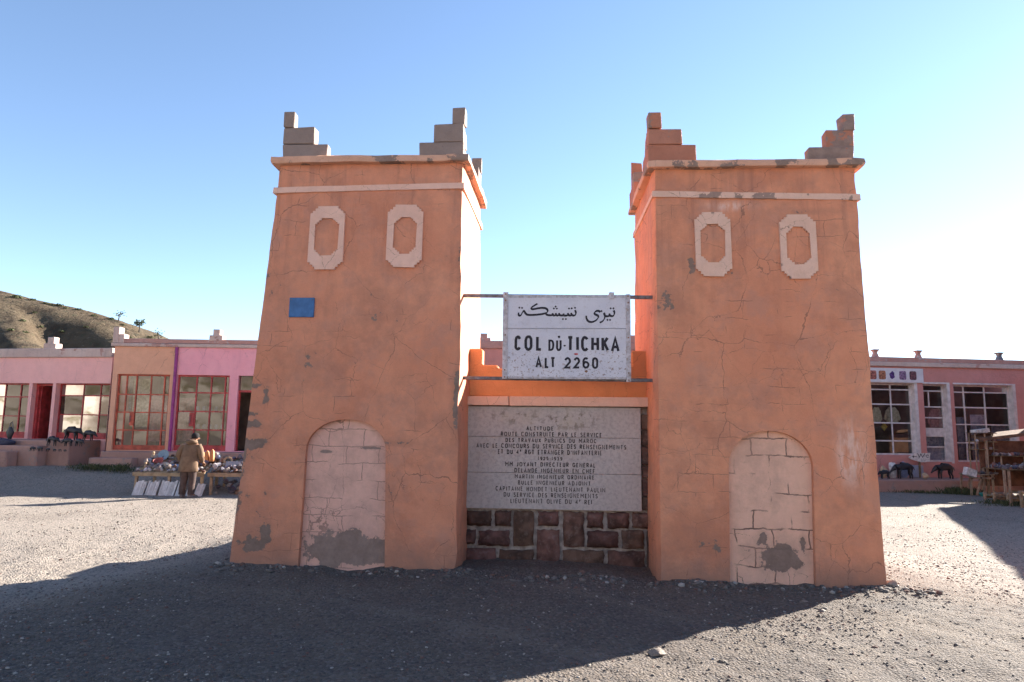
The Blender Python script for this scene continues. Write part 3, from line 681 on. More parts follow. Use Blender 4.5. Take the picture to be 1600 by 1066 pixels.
# plaque: three slabs
pl, pr_ = Vp(725, 715)[0], Vp(1001.7, 715)[0]
plq = empty('plaque'); plq.parent = wroot; plq.location = rw((pl + pr_) / 2, VP, (zcap0 + zpl0) / 2)
zj = [zpl0, Vp(862, 620 + 426 / 3.553)[1], Vp(862, 620 + 226 / 3.553)[1], zcap0 - .002]
pc = ((pl + pr_) / 2, (zcap0 + zpl0) / 2)
for k in range(3):
    mb = MB(); mb.box(pl - pc[0], pr_ - pc[0], random.uniform(-.002, .002), .065, zj[k] - pc[1] + .002, zj[k + 1] - pc[1] - .002); mb.build('slab', MT['plaque'], plq, bevel=.003)
LINES = [("ALTITUDE", 565, 800, 200, 237), ("ROUTE CONSTRUITE PAR LE SERVICE", 345, 1215, 251, 290), ("DES TRAVAUX PUBLICS DU MAROC", 385, 1170, 304, 341), ("AVEC LE CONCOURS DU SERVICE DES RENSEIGNEMENTS", 135, 1425, 353, 393),
    ("ET DU 4e RGT ETRANGER D'INFANTERIE", 320, 1215, 404, 445), ("1925-1939", 665, 875, 463, 494), ("MM JOYANT DIRECTEUR GENERAL", 383, 1160, 511, 550), ("DELANDE INGENIEUR EN CHEF", 462, 1155, 564, 603),
    ("MARTIN INGENIEUR ORDINAIRE", 465, 1150, 618, 656), ("BULLE INGENIEUR ADJOINT", 493, 1120, 670, 708), ("CAPITAINE HONDET LIEUTENANT PAULIN", 300, 1245, 723, 763), ("DU SERVICE DES RENSEIGNEMENTS", 370, 1180, 775, 815), ("LIEUTENANT OLIVE DU 4e REI", 428, 1130, 827, 868)]
for s, xa, xb, ya, yb in LINES:
    X = lambda x: 720 + x / 5.517; Y = lambda y: 630 + y / 5.517; ym = (Y(ya) + Y(yb)) / 2; xm = (X(xa) + X(xb)) / 2
    ua = Vp(X(xa), ym)[0]; ub = Vp(X(xb), ym)[0]; z0 = Vp(xm, Y(yb))[1]; z1 = Vp(xm, Y(ya))[1]
    for mb in text_line(s, ua - pc[0], ub - pc[0], z0 - pc[1], z1 - pc[1], .0098, lambda x, y, l: (x, -.0028 - l, y)): mb.build('lettering', MT['letter'], plq)
# brown stones beside the plaque
zz = zpl0 + .02
for k, hh in enumerate((.17, .22, .16, .24, .2, .2)):
    z1 = min(zz + hh, zcap0 - .02)
    if z1 - zz > .05:
        mb = MB(); mb.box(*[x for x in (pr_ + .012 - WB[0], pr_ + .125 - WB[0], VP + .012 - WB[1], VP + .09 - WB[1], zz - WB[2], z1 - .012 - WB[2])], j=.006); mb.build('stone', MT['redstone'], wroot, bevel=.008)
    zz = z1
# base stones
ST = [(100, 632, 243, 724), (255, 633, 352, 726), (360, 636, 480, 834), (495, 637, 617, 726), (636, 640, 760, 841), (769, 641, 865, 737), (880, 642, 1010, 739), (1022, 642, 1135, 737),
      (75, 736, 152, 824), (166, 742, 344, 834), (488, 739, 624, 948), (771, 744, 950, 846), (963, 744, 1093, 850), (1104, 745, 1140, 960), (70, 842, 268, 945), (279, 850, 480, 955), (633, 853, 871, 962), (884, 857, 1097, 965)]
for i, (xa, ya, xb, yb) in enumerate(ST):
    X = lambda x: 700 + x / 3.553; Y = lambda y: 620 + y / 3.553
    a = Vp((X(xa)), Y((ya + yb) / 2), VP)[0]; b = Vp(X(xb), Y((ya + yb) / 2), VP)[0]; z0 = Vp(X((xa + xb) / 2), Y(yb))[1]; z1 = Vp(X((xa + xb) / 2), Y(ya))[1]
    if yb > 930: z0 -= .05
    mb = MB(); nx_, nz_ = 6, 5; vs_ = []; g_ = .009
    a += g_; b -= g_; z0 += g_; z1 -= g_
    for jz in range(nz_ + 1):
        for jx in range(nx_ + 1):
            s_, t_ = jx / nx_, jz / nz_; ed = min(s_, 1 - s_, .25) * min(t_, 1 - t_, .25) * 16
            edge_j = .010 if (jx in (0, nx_) or jz in (0, nz_)) else .004
            vs_.append(rw(a + (b - a) * s_ + random.uniform(-edge_j, edge_j), VP + .04 - .045 * ed ** .3 + random.uniform(-.011, .011), z0 + (z1 - z0) * t_ + random.uniform(-edge_j, edge_j)))
    fs_ = [(jz * (nx_ + 1) + jx, jz * (nx_ + 1) + jx + 1, (jz + 1) * (nx_ + 1) + jx + 1, (jz + 1) * (nx_ + 1) + jx) for jz in range(nz_) for jx in range(nx_)]
    rim = [jx for jx in range(nx_ + 1)] + [jz * (nx_ + 1) + nx_ for jz in range(1, nz_ + 1)] + [nz_ * (nx_ + 1) + jx for jx in range(nx_ - 1, -1, -1)] + [jz * (nx_ + 1) for jz in range(nz_ - 1, 0, -1)]
    nb = len(vs_); vs_ += [(vs_[r][0], VP + .10 - WB[1], vs_[r][2]) for r in rim]; m_ = len(rim)
    fs_ += [(rim[k], rim[(k + 1) % m_], nb + (k + 1) % m_, nb + k) for k in range(m_)]
    mb.add(vs_, fs_); mb.build('stone', MT['redstone'], wroot, smooth=50)
# cap of two pale slabs
c0, c1 = Vp(722, 627)[0], Vp(1012.5, 630)[0]; cm = Vp(796, 627)[0]
zl_ = Vp(796, 619.5, VP - .05)[1]; zl0 = Vp(796, 634, VP - .05)[1]
for a, b in ((c0, cm - .004), (cm + .004, c1)):
    mb = MB(); mb.box(a - WB[0], b - WB[0], VP - .05 - WB[1], VP + .52 - WB[1], zl0 - WB[2], zl_ - WB[2], j=.003); mb.build('cap_slab', MT['trim'], wroot, bevel=.006)
# stepped parapet standing back on the cap
VQ = VP + .12
def Q(px, py): return Fp(px, py, VQ, 0)
s1 = Q(754, 545); s2 = Q(778, 570.5); s3 = Q(850, 592); r1 = Q(987, 548)
uL0 = wl(2.4) - .02; uR0 = wr(2.4) + .02
prof = [(uL0, zl_), (uR0, zl_), (uR0, r1[1]), (r1[0] + .0, r1[1]), (r1[0], s2[1]), (r1[0] - .18, s2[1]), (r1[0] - .18, s3[1] + .13), (s2[0], s3[1] + .13), (s2[0], s2[1]), (s1[0], s2[1]), (s1[0], s1[1]), (uL0, s1[1])]  # middle raised out of view behind the sign to block stray sunlight
mb = MB(); mb.prism([rw(u, VQ, z) for u, z in prof], (0, .22, 0)); mb.build('stepped_parapet', MT['terra_in'], wroot, bevel=.015)

# ------------------------------------------------------------------ road-pass sign hung between the towers
VS = .30
def S(px, py, v=VS): return Fp(px, py, v, 0)
sa = S(785, 456); sb = S(985, 596); scu = (sa[0] + sb[0]) / 2; scz = (sa[1] + sb[1]) / 2
sroot = empty('pass_sign', Wm(scu, VS, scz), YAW); tag(sroot, 'white bilingual pass sign with black lettering hung on two steel bars between towers', 'sign')
rs3 = lambda u, v, z: (u - scu, v - VS, z - scz)
for (xl, yl, xr, yr) in ((722, 462, 1018, 465), (719, 590.5, 1019, 594.7)):
    a = S(xl - 6, yl, VS + .05); b = S(xr + 6, yr, VS + .05)
    mb = MB(); mb.bar(rs3(a[0] - .08, VS + .05, a[1]), rs3(b[0] + .08, VS + .05, b[1]), .04, .042); mb.build('support_bar', MT['steel'], sroot, bevel=.004)
for (xa, xb, ya, yb) in ((785.5, 793.5, 456.6, 592), (978, 985.5, 460, 597)):
    a = S(xa, (ya + yb) / 2); b = S(xb, (ya + yb) / 2); z1 = S((xa + xb) / 2, ya)[1]; z0 = S((xa + xb) / 2, yb)[1]
    mb = MB(); mb.box(a[0] - scu, b[0] - scu, -.012, .028, z0 - scz, z1 - scz); pf = mb.build('frame_post', MT['frame'], sroot, bevel=.003)
    for t in (.02, .1, .5, .9, .975):
        mb = MB(); zc = z0 + (z1 - z0) * t - scz; xc = (a[0] + b[0]) / 2 - scu; mb.tube([(xc, -.020, zc), (xc, -.010, zc)], .009, 8); mb.build('bolt', MT['rust'], pf)
for (ya, yb, x0, x1) in ((461, 466, 793.5, 978), (588.5, 592.5, 793.5, 978)):
    a = S(x0, ya); b = S(x1, ya + 2); z1 = S(885, ya)[1]; z0 = S(885, yb)[1]
    mb = MB(); mb.box(a[0] - scu, b[0] - scu, -.004, .026, z0 - scz, z1 - scz); mb.build('frame_rail', MT['frame'], sroot, bevel=.003)
a = S(951.5, 457); b = S(959.5, 467.5); mb = MB(); mb.box(a[0] - scu, b[0] - scu, -.016, .09, b[1] - scz, a[1] - scz); mb.build('clamp', MT['frame'], sroot, bevel=.004)
def panel(x0, x1, y0, y1, r):
    a = S(x0, (y0 + y1) / 2); b = S(x1, (y0 + y1) / 2); z1 = S((x0 + x1) / 2, y0)[1]; z0 = S((x0 + x1) / 2, y1)[1]
    u0, u1 = a[0] - scu, b[0] - scu; z0 -= scz; z1 -= scz; pts = []
    for cx, cz, a0 in ((u1 - r, z1 - r, 0), (u0 + r, z1 - r, 90), (u0 + r, z0 + r, 180), (u1 - r, z0 + r, 270)):
        pts += [(cx + r * math.cos(math.radians(a0 + t)), 0, cz + r * math.sin(math.radians(a0 + t))) for t in range(0, 91, 15)]
    mb = MB(); mb.prism(pts, (0, .018, 0)); mb.v = [(x, y - .003, z) for x, y, z in mb.v]
    pn = mb.build('sign_panel', MT['enamel'], sroot, bevel=0)
    # raised rim
    mb = MB(); n = len(pts); cx, cz = (u0 + u1) / 2, (z0 + z1) / 2; sx = (u1 - u0 - .024) / (u1 - u0); sz = (z1 - z0 - .024) / (z1 - z0)
    inn = [(cx + (p_[0] - cx) * sx, -.0065, cz + (p_[2] - cz) * sz) for p_ in pts]; outp = [(p_[0], -.0055, p_[2]) for p_ in pts]; back = [(p_[0], -.003, p_[2]) for p_ in inn]
    mb.add(outp + inn + back, [(k, (k + 1) % n, n + (k + 1) % n, n + k) for k in range(n)] + [(n + k, n + (k + 1) % n, 2 * n + (k + 1) % n, 2 * n + k) for k in range(n)]); mb.build('rim', MT['enamel'], pn)
    return pn
P1 = panel(792.2, 979.3, 465.5, 513.2, .022); P2 = panel(792.2, 979.3, 513.9, 589.2, .022)
a = S(792, 513); b = S(979, 515); mb = MB(); mb.box(a[0] - scu, b[0] - scu, .018, .028, S(885, 517)[1] - scz, S(885, 510)[1] - scz); mb.build('joint_strip', MT['steel'], sroot)
def sgn(x, y, oy): 
    u, z = S(785 + x / 7.805, oy + y / 7.805); return u - scu, z - scz
t3 = lambda x, y, l: (x, -.0042 - l, y)
AR = [  # broad-pen strokes, traced letter by letter
 [(886, 232), (896, 262), (890, 290), (868, 299), (846, 290), (838, 266)], [(846, 290), (828, 299), (806, 291), (797, 268)], [(806, 291), (780, 299), (752, 297), (745, 274)], [(750, 297), (715, 298), (696, 290), (690, 268)],
 [(696, 290), (672, 299), (656, 290), (650, 268)], [(656, 290), (632, 299), (618, 290), (610, 270)], [(618, 291), (585, 296), (545, 290), (535, 276), (552, 246), (540, 218), (500, 206), (440, 210), (372, 222), (352, 208), (372, 188), (428, 154)],
 [(540, 268), (470, 283), (380, 291), (312, 290), (286, 276), (262, 244), (246, 258), (228, 292), (208, 300), (196, 284), (200, 262)],
 [(1355, 236), (1366, 262), (1358, 296), (1336, 306), (1312, 298), (1303, 274)], [(1312, 300), (1280, 308), (1252, 302), (1240, 276)], [(1238, 264), (1250, 300), (1242, 340), (1218, 370), (1186, 386)],
 [(1196, 256), (1172, 242), (1142, 246), (1122, 268), (1134, 286), (1164, 300), (1168, 324), (1140, 358), (1090, 378), (1048, 368), (1026, 336), (1022, 300)]]
mb = MB()
def smooth(pts):
    out = []; n = len(pts)
    for i in range(n - 1):
        p0, p1, p2, p3 = [Vector(pts[max(0, min(n - 1, i + k))]) for k in (-1, 0, 1, 2)]
        for t in (0, .25, .5, .75):
            out.append(.5 * ((2 * p1) + (p2 - p0) * t + (2 * p0 - 5 * p1 + 4 * p2 - p3) * t * t + (3 * p1 - p0 - 3 * p2 + p3) * t ** 3))
    out.append(Vector(pts[-1])); return out
for k, stp in enumerate(AR):
    strip(mb, [sgn(x, y, 455) for x, y in smooth(stp)], .0255, t3, .0003 * (k % 5), nib=math.radians(60))
for (x, y) in ((207, 203), (240, 206), (649, 190), (628, 213), (664, 214), (812, 213), (846, 211), (886, 205), (738, 342), (774, 342), (1320, 211), (1354, 212), (1281, 352), (1313, 352), (1208, 245)):
    cx, cz = sgn(x, y, 455); r = .0145; mb.add([t3(cx + r, cz, .0002), t3(cx, cz + r, .0002), t3(cx - r, cz, .0002), t3(cx, cz - r, .0002)], [(0, 1, 2, 3)])
mb.build('arabic_lettering', MT['black'], P1)
def word(items, w):
    mb = MB()
    for ch, xa, xb, ya, yb in items:
        a = sgn(xa, yb, 510); b = sgn(xb, ya, 510); glyph(mb, ch, a[0], b[0], a[1], b[1], w, t3)
    mb.build('lettering', MT['black'], P2)
word([('C', 145, 232, 113, 297), ('O', 268, 368, 110, 300), ('L', 410, 490, 115, 300)], .033); word([('D', 560, 632, 163, 301), ('U', 653, 722, 160, 303)], .025)
word([('T', 785, 872, 120, 306), ('I', 895, 937, 118, 306), ('C', 960, 1053, 120, 308), ('H', 1083, 1180, 125, 307), ('K', 1208, 1300, 126, 310), ('A', 1320, 1428, 130, 318)], .033)
word([('A', 403, 484, 370, 510), ('L', 515, 574, 374, 511), ('T', 582, 648, 374, 511)], .0255); word([('2', 753, 838, 377, 516), ('2', 866, 948, 378, 516), ('6', 976, 1061, 378, 517), ('0', 1092, 1169, 378, 520)], .0255)
def smudge(name, x0, x1, y0, y1, m):
    a = sgn(x0, y1, 510); b = sgn(x1, y0, 510); cx, cz = (a[0] + b[0]) / 2, (a[1] + b[1]) / 2; rx, rz = (b[0] - a[0]) / 2, (b[1] - a[1]) / 2; mb = MB()
    mb.add([t3(cx + rx * random.uniform(.6, 1) * math.cos(t), cz + rz * random.uniform(.6, 1) * math.sin(t), .0001) for t in [k * .6283 for k in range(10)]], [tuple(range(10))]); mb.build(name, m, P2)
smudge('paint_mark', 672, 710, 108, 148, MT['black']); smudge('paint_mark', 742, 778, 222, 252, MT['black']); smudge('paint_mark', 860, 934, 324, 354, MT['redpaint']); smudge('paint_mark', 998, 1045, 532, 568, MT['rust'])
# ------------------------------------------------------------------ shop buildings
SK = dict(joints=0.0, cracks=.5, scale=.7, stain=.25)
MT['pink'] = plaster('salmon_pink_plaster', (.90, .45, .41, 1), (.92, .49, .44, 1), peel=(.40, .30, .27, 1), thr=.70, seed=41, **SK)
MT['ochre'] = plaster('ochre_plaster', (.72, .37, .235, 1), (.76, .40, .26, 1), peel=(.3, .2, .16, 1), thr=.74, seed=42, **SK)
MT['rose'] = plaster('rose_pink_plaster', (.86, .36, .41, 1), (.88, .40, .44, 1), peel=(.4, .28, .28, 1), thr=.74, seed=43, **SK)
MT['dusty'] = plaster('dusty_rose_plaster', (.55, .235, .20, 1), (.60, .27, .235, 1), peel=(.26, .16, .13, 1), thr=.70, seed=44, **SK)
MT['band'] = plaster('weathered_parapet', (.50, .36, .31, 1), (.60, .46, .40, 1), peel=(.34, .19, .16, 1), thr=.60, seed=45, joints=0, cracks=.6, scale=1.2, stain=.6)
MT['bandr'] = plaster('weathered_rose_parapet', (.42, .215, .18, 1), (.52, .30, .26, 1), peel=(.36, .30, .28, 1), thr=.60, seed=46, joints=0, cracks=.6, scale=1.2, stain=.6)
MT['step'] = plaster('worn_step_plaster', (.34, .19, .15, 1), (.42, .25, .20, 1), peel=(.22, .17, .15, 1), thr=.58, seed=47, joints=0, cracks=.5, scale=1.0, stain=.5)
MT['redframe'] = simple('red_window_paint', (.42, .05, .05, 1), .5, .3, 6, .1, 60, .4)
MT['orangeframe'] = simple('orange_red_window_paint', (.48, .09, .05, 1), .5, .3, 6, .1, 60, .4)
MT['whiteframe'] = simple('white_window_paint', (.62, .56, .54, 1), .5, .15, 6, .1, 60, .4)
MT['purple'] = simple('purple_pipe_paint', (.30, .05, .20, 1), .5, .2, 6, 0)
MT['interior'] = simple('shop_interior_wall', (.16, .12, .10, 1), .9, .4, 1.5, 0)
MT['dark'] = simple('dark_doorway', (.03, .025, .025, 1), .9, .3, 3, 0)
g = NG('window_glass'); g.t.nodes.remove(g.b)
tr = g.n('ShaderNodeBsdfTransparent'); tr.inputs[0].default_value = (.80, .82, .80, 1); gl = g.n('ShaderNodeBsdfGlossy'); gl.inputs['Roughness'].default_value = .03; gl.inputs[0].default_value = (.52, .50, .48, 1)
g.set(gl.inputs['Normal'], g.bump(g.noise(1.2, 2), .06, .05)); mx = g.n('ShaderNodeMixShader'); lw = g.n('ShaderNodeFresnel'); lw.inputs[0].default_value = 1.55
g.set(mx.inputs[0], g.math('ADD', g.math('MULTIPLY', lw.outputs[0], 1.0), .13, clamp=True)); g.t.links.new(tr.outputs[0], mx.inputs[1]); g.t.links.new(gl.outputs[0], mx.inputs[2]); g.t.links.new(mx.outputs[0], g.out.inputs[0]); MT['glass'] = g.m
g = NG('window_glass_clear'); g.t.nodes.remove(g.b)
tr = g.n('ShaderNodeBsdfTransparent'); tr.inputs[0].default_value = (.80, .82, .80, 1); gl = g.n('ShaderNodeBsdfGlossy'); gl.inputs['Roughness'].default_value = .03; g.set(gl.inputs['Normal'], g.bump(g.noise(1.2, 2), .06, .05))
mx = g.n('ShaderNodeMixShader'); lw = g.n('ShaderNodeFresnel'); lw.inputs[0].default_value = 1.5
g.set(mx.inputs[0], g.math('ADD', lw.outputs[0], .03, clamp=True)); g.t.links.new(tr.outputs[0], mx.inputs[1]); g.t.links.new(gl.outputs[0], mx.inputs[2]); g.t.links.new(mx.outputs[0], g.out.inputs[0]); MT['glass2'] = g.m

class Bld:
    def __init__(s, name, p0, p1, label, z0=0.0):
        s.p0 = Vector((p0[0], p0[1], 0)); s.p1 = Vector((p1[0], p1[1], 0)); s.d = (s.p1 - s.p0).normalized(); s.L = (s.p1 - s.p0).length
        s.n = Vector((s.d.y, -s.d.x, 0)); s.rz = math.atan2(s.d.y, s.d.x)
        s.root = empty(name, s.p0, s.rz); tag(s.root, label, 'building', 'shops round the forecourt')
    def px(s, x, y, d=0.0):
        """pixel -> (along, z) on the facade plane pushed back by d"""
        q = on_plane(x, y, s.p0 - s.n * d, s.n); return (q - s.p0).dot(s.d), q.z
    def world(s, a, d, z): return s.p0 + s.d * a - s.n * d + ZZ * z
    def wall(s, name, mat_, a0, a1, z0, z1, th, ops, parent=None, y0=0.0):
        xs = sorted(set([a0, a1] + [v for o in ops for v in o[:2] if a0 < v < a1])); zs = sorted(set([z0, z1] + [v for o in ops for v in o[2:4] if z0 < v < z1]))
        sol = lambda i, k: 0 <= i < len(xs) - 1 and 0 <= k < len(zs) - 1 and not any(o[0] - 1e-6 <= (xs[i] + xs[i + 1]) / 2 <= o[1] and o[2] <= (zs[k] + zs[k + 1]) / 2 <= o[3] for o in ops)
        mb = MB()
        for i in range(len(xs) - 1):
            for k in range(len(zs) - 1):
                if not sol(i, k): continue
                x0, x1, a, b = xs[i], xs[i + 1], zs[k], zs[k + 1]; y1 = y0 + th
                mb.add([(x0, y0, a), (x1, y0, a), (x1, y0, b), (x0, y0, b)], [(0, 1, 2, 3)]); mb.add([(x0, y1, a), (x1, y1, a), (x1, y1, b), (x0, y1, b)], [(3, 2, 1, 0)])
                if not sol(i - 1, k): mb.add([(x0, y0, a), (x0, y0, b), (x0, y1, b), (x0, y1, a)], [(0, 1, 2, 3)])
                if not sol(i + 1, k): mb.add([(x1, y0, a), (x1, y1, a), (x1, y1, b), (x1, y0, b)], [(0, 1, 2, 3)])
                if not sol(i, k - 1): mb.add([(x0, y0, a), (x0, y1, a), (x1, y1, a), (x1, y0, a)], [(0, 1, 2, 3)])
                if not sol(i, k + 1): mb.add([(x0, y0, b), (x1, y0, b), (x1, y1, b), (x0, y1, b)], [(0, 1, 2, 3)])
        me = bpy.data.meshes.new(name); me.from_pydata(mb.v, [], mb.f); me.update(); bm = bmesh.new(); bm.from_mesh(me); bmesh.ops.remove_doubles(bm, verts=bm.verts, dist=1e-5); bm.to_mesh(me); bm.free(); me.materials.append(mat_)
        return link_mesh(name, me, None, parent or s.root)
    def box(s, name, mat_, a0, a1, d0, d1, z0, z1, parent=None, bevel=0, j=0):
        mb = MB(); mb.box(a0, a1, d0, d1, z0, z1, j=j); return mb.build(name, mat_, parent or s.root, bevel=bevel)
    def window(s, a0, a1, z0, z1, cols, rows, mat_, glass, bw=.045, rec=.14, kick=0.0, kmat=None):
        mb = MB(); t = .05
        mb.box(a0, a0 + bw, rec, rec + t, z0, z1); mb.box(a1 - bw, a1, rec, rec + t, z0, z1)
        mb.box(a0 + bw, a1 - bw, rec, rec + t, z1 - bw, z1); mb.box(a0 + bw, a1 - bw, rec, rec + t, z0, z0 + bw + kick)
        for c_ in cols: mb.box(c_ - bw * .4, c_ + bw * .4, rec + .004, rec + t - .004, z0 + bw + kick, z1 - bw)
        for r_ in rows: mb.box(a0 + bw, a1 - bw, rec + .008, rec + t - .008, r_ - bw * .4, r_ + bw * .4)
        w_ = mb.build('window', mat_, s.root)
        cs = [a0 + bw] + list(cols) + [a1 - bw]; rs_ = [z0 + bw + kick] + sorted(rows) + [z1 - bw]
        for i in range(len(cs) - 1):
            for k in range(len(rs_) - 1):
                m2 = MB(); tx = random.uniform(-.006, .006); tz = random.uniform(-.006, .006)
                vs_ = [(x, rec + t * .5 + (tx if x == cs[i] else 0) + (tz if z == rs_[k] else 0), z) for x, z in ((cs[i], rs_[k]), (cs[i + 1], rs_[k]), (cs[i + 1], rs_[k + 1]), (cs[i], rs_[k + 1]))]
                m2.add(vs_, [(0, 1, 2, 3)]); m2.build('pane', glass, w_)
        return w_
    def room(s, a0, a1, z0, z1, d0=.299, d1=2.6):
        a0 -= .25; a1 += .25; mb = MB(); vs_ = [(a0, d0, z0), (a1, d0, z0), (a1, d1, z0), (a0, d1, z0), (a0, d0, z1), (a1, d0, z1), (a1, d1, z1), (a0, d1, z1)]
        mb.add(vs_, [(0, 1, 2, 3), (4, 5, 6, 7), (3, 2, 6, 7), (0, 3, 7, 4), (1, 2, 6, 5)]); return mb.build('interior', MT['interior'], s.root)
    def merlon(s, a, z, mat_, wd=.46, h=.5, d=-.03):
        mb = MB(); mb.box(a - wd / 2, a + wd / 2, d, d + .3, z - .02, z + h * .45); o = mb.build('merlon', mat_, s.root, bevel=.012)
        mb = MB(); mb.box(a - wd * .26, a + wd * .26, d + .03, d + .27, z + h * .45 - .01, z + h); mb.build('merlon_top', mat_, o, bevel=.012)

# A: the salmon pink shop at the far left
p0 = at_y(-330, 600, 24.6); p1 = at_y(173, 600, 22.7)
A = Bld('shop_building', p0, p1, 'long salmon pink shop with red window frames and steps at far left')
zA1 = A.px(85, 545)[1]; zA0 = A.px(85, 559)[1]; zAw = A.px(85, 599)[1]; zAf = A.px(85, 686.5)[1]
sx = lambda x, y=640: A.px(x, y)[0]
opsA = [(sx(-75), sx(42), zAf + .02, zAw), (sx(47), sx(79), zAf, zAw), (sx(84), sx(169), zAf + .02, zAw), (sx(-160), sx(-85), zAf + .02, zAw)]
A.wall('wall', MT['pink'], 0, A.L - .01, -.9, zA0 + .02, .3, opsA)
A.window(opsA[0][0], opsA[0][1], opsA[0][2], zAw, [sx(-45), sx(-18), sx(0), sx(24)], [A.px(20, 620)[1], A.px(20, 650)[1]], MT['redframe'], MT['glass'], kick=.16)
A.window(opsA[3][0], opsA[3][1], opsA[3][2], zAw, [sx(-120)], [A.px(20, 620)[1], A.px(20, 650)[1]], MT['redframe'], MT['glass'], kick=.16)
A.window(opsA[2][0], opsA[2][1], opsA[2][2], zAw, [sx(121), sx(148)], [A.px(120, 618)[1], A.px(120, 648)[1]], MT['redframe'], MT['glass'], kick=.16, rec=.2)
A.room(sx(-160), opsA[2][1] - .15, zAf - .02, zAw + .1)
mb = MB(); a0, a1 = opsA[1][0], opsA[1][1]; mb.box(a0, a0 + .10, .18, .26, zAf, zAw - .002); mb.box(a1 - .07, a1, .18, .26, zAf, zAw - .002); mb.box(a0 + .1, a1 - .07, .18, .26, zAw - .08, zAw - .002); dr = mb.build('door_frame', MT['redframe'], A.root)
mb = MB(); mb.box(a0 + .10, a0 + .15, .26, 1.05, zAf + .01, zAw - .08); mb.build('door_leaf', MT['redframe'], dr)
A.box('parapet', MT['band'], -.02, A.L - .012, -.07, .4, zA0, zA1, bevel=.02, j=.012); A.box('roof', MT['band'], .02, A.L - .02, .4, 6.5, zA0 - .15, zA0 + .12)
A.box('rear_wall', MT['pink'], .01, A.L - .02, 6.2, 6.5, -.9, zA0 - .15); A.box('side_wall', MT['pink'], 0, .3, .31, 6.19, -.9, zA0 - .15)
A.merlon(sx(78, 545), zA1, MT['band'], .46, .40)
# platform and steps
pf = [(1.35, zAf, sx(163)), (1.75, A.px(60, 697, -1.75)[1], sx(132)), (2.15, A.px(60, 706, -2.15)[1], sx(106)), (2.6, A.px(60, 715.5, -2.6)[1], sx(83)), (3.0, A.px(60, 724, -3.0)[1], sx(58))]
prev = 0.0
for k, (d, z, a1) in enumerate(pf):
    A.box('step', MT['step'], -1.0, a1 + (.9 if k == 0 else 0) * 0, -d, -prev - .004, -.9, z, bevel=.025, j=.008); prev = d
# B: taller shop with ochre and rose bays
p0 = at_y(173, 620, 22.0); 
B = Bld('shop_building', (p0.x, 22.0), (-6.6, 22.15), 'taller shop with ochre and rose pink bays and tall glazed doors behind the vendor')
zB1 = B.px(280, 530)[1]; zB0 = B.px(280, 543)[1]; zBw = B.px(265, 585.5)[1]; zBf = B.px(265, 704)[1]; sb_ = lambda x, y=640: B.px(x, y)[0]
w1 = (sb_(179), sb_(262), zBf, zBw); w2 = (sb_(273.5), sb_(356), zBf, zBw); dB = (sb_(369.5), sb_(405), zBf, zBw); w3 = (sb_(420), sb_(480), zBf, zBw)
aj = sb_(267)
B.wall('ochre_wall', MT['ochre'], 0, aj, -.9, zB0 + .02, .3, [w1]); B.wall('rose_wall', MT['rose'], aj + .002, B.L, -.9, zB0 + .02, .3, [w2, dB, w3])
mb = MB(); mb.tube([(aj + .07, -.045, zBf - .3), (aj + .07, -.045, zB0)], .05, 10); mb.build('drain_pipe', MT['purple'], B.root)
rows = lambda ys: [B.px(265, y)[1] for y in ys]
W1 = B.window(*w1[:2], w1[2], w1[3], [sb_(192.5), sb_(208), sb_(231), sb_(252)], rows([617, 645, 673]), MT['orangeframe'], MT['glass'], bw=.05, rec=.08, kick=.1)
W2 = B.window(*w2[:2], w2[2], w2[3], [sb_(303), sb_(326), sb_(348)], rows([613, 642.5, 671.5]), MT['redframe'], MT['glass'], bw=.05, rec=.08, kick=.12)
W3 = B.window(*w3[:2], w3[2], w3[3], [sb_(450)], rows([613, 642.5, 671.5]), MT['redframe'], MT['glass'], bw=.05, rec=.08, kick=.12)
for W_, a in ((W1, sb_(205)), (W2, sb_(298.5))):
    mb = MB(); z = B.px(265, 655)[1]; mb.box(a - .07, a + .07, .062, .092, z - .22, z + .22); dp = mb.build('door_plate', MT['redframe'] if W_ is W2 else MT['orangeframe'], W_)
    mb = MB(); mb.tube([(a - .03, .03, z - .12), (a - .03, .03, z + .1)], .012, 6); mb.build('handle', MT['steel'], W_)
zt = B.px(380, 613)[1]
mb = MB(); mb.box(dB[0], dB[1], .1, .16, zt, zt + .07); mb.box(dB[0], dB[0] + .05, .1, .16, zBf, zt); tf = mb.build('door_frame', MT['redframe'], B.root)
mb = MB(); mb.add([(dB[0], .12, zt + .07), (dB[1], .12, zt + .07), (dB[1], .12, zBw), (dB[0], .12, zBw)], [(0, 1, 2, 3)]); mb.build('pane', MT['glass'], tf)
B.room(w1[0], w3[1], zBf - .02, zBw + .1)
B.box('parapet_cap', MT['band'], -.10, B.L + .02, -.07, .4, zB0, zB0 + .12, bevel=.015, j=.008); B.box('parapet', MT['bandr'], 0, B.L, -.02, .3, zB0 + .12, zB1, bevel=.015, j=.012)
B.box('roof', MT['band'], .02, B.L - .02, .31, 3.0, zB0 - .15, zB0 + .1); B.box('rear_wall', MT['ochre'], .01, B.L - .02, 2.7, 3.0, -.9, zB0 - .15)
B.box('side_wall', MT['pink'], 0, .28, .31, 2.69, -.9, zB0 - .15); B.box('side_wall', MT['rose'], B.L - .3, B.L, .31, 2.69, -.9, zB0 - .15)
B.box('plinth', MT['step'], .25, B.L, -.75, -.004, -.9, zBf - .02, bevel=.02, j=.01)
B.box('step', MT['step'], sb_(176), sb_(240), -1.1, -.754, -.9, zBf - .2, bevel=.02, j=.01)
mb = MB(); a = sb_(180, 520); a2 = sb_(193, 520); zt1 = B.px(184, 511)[1]; zt2 = B.px(192, 522)[1]
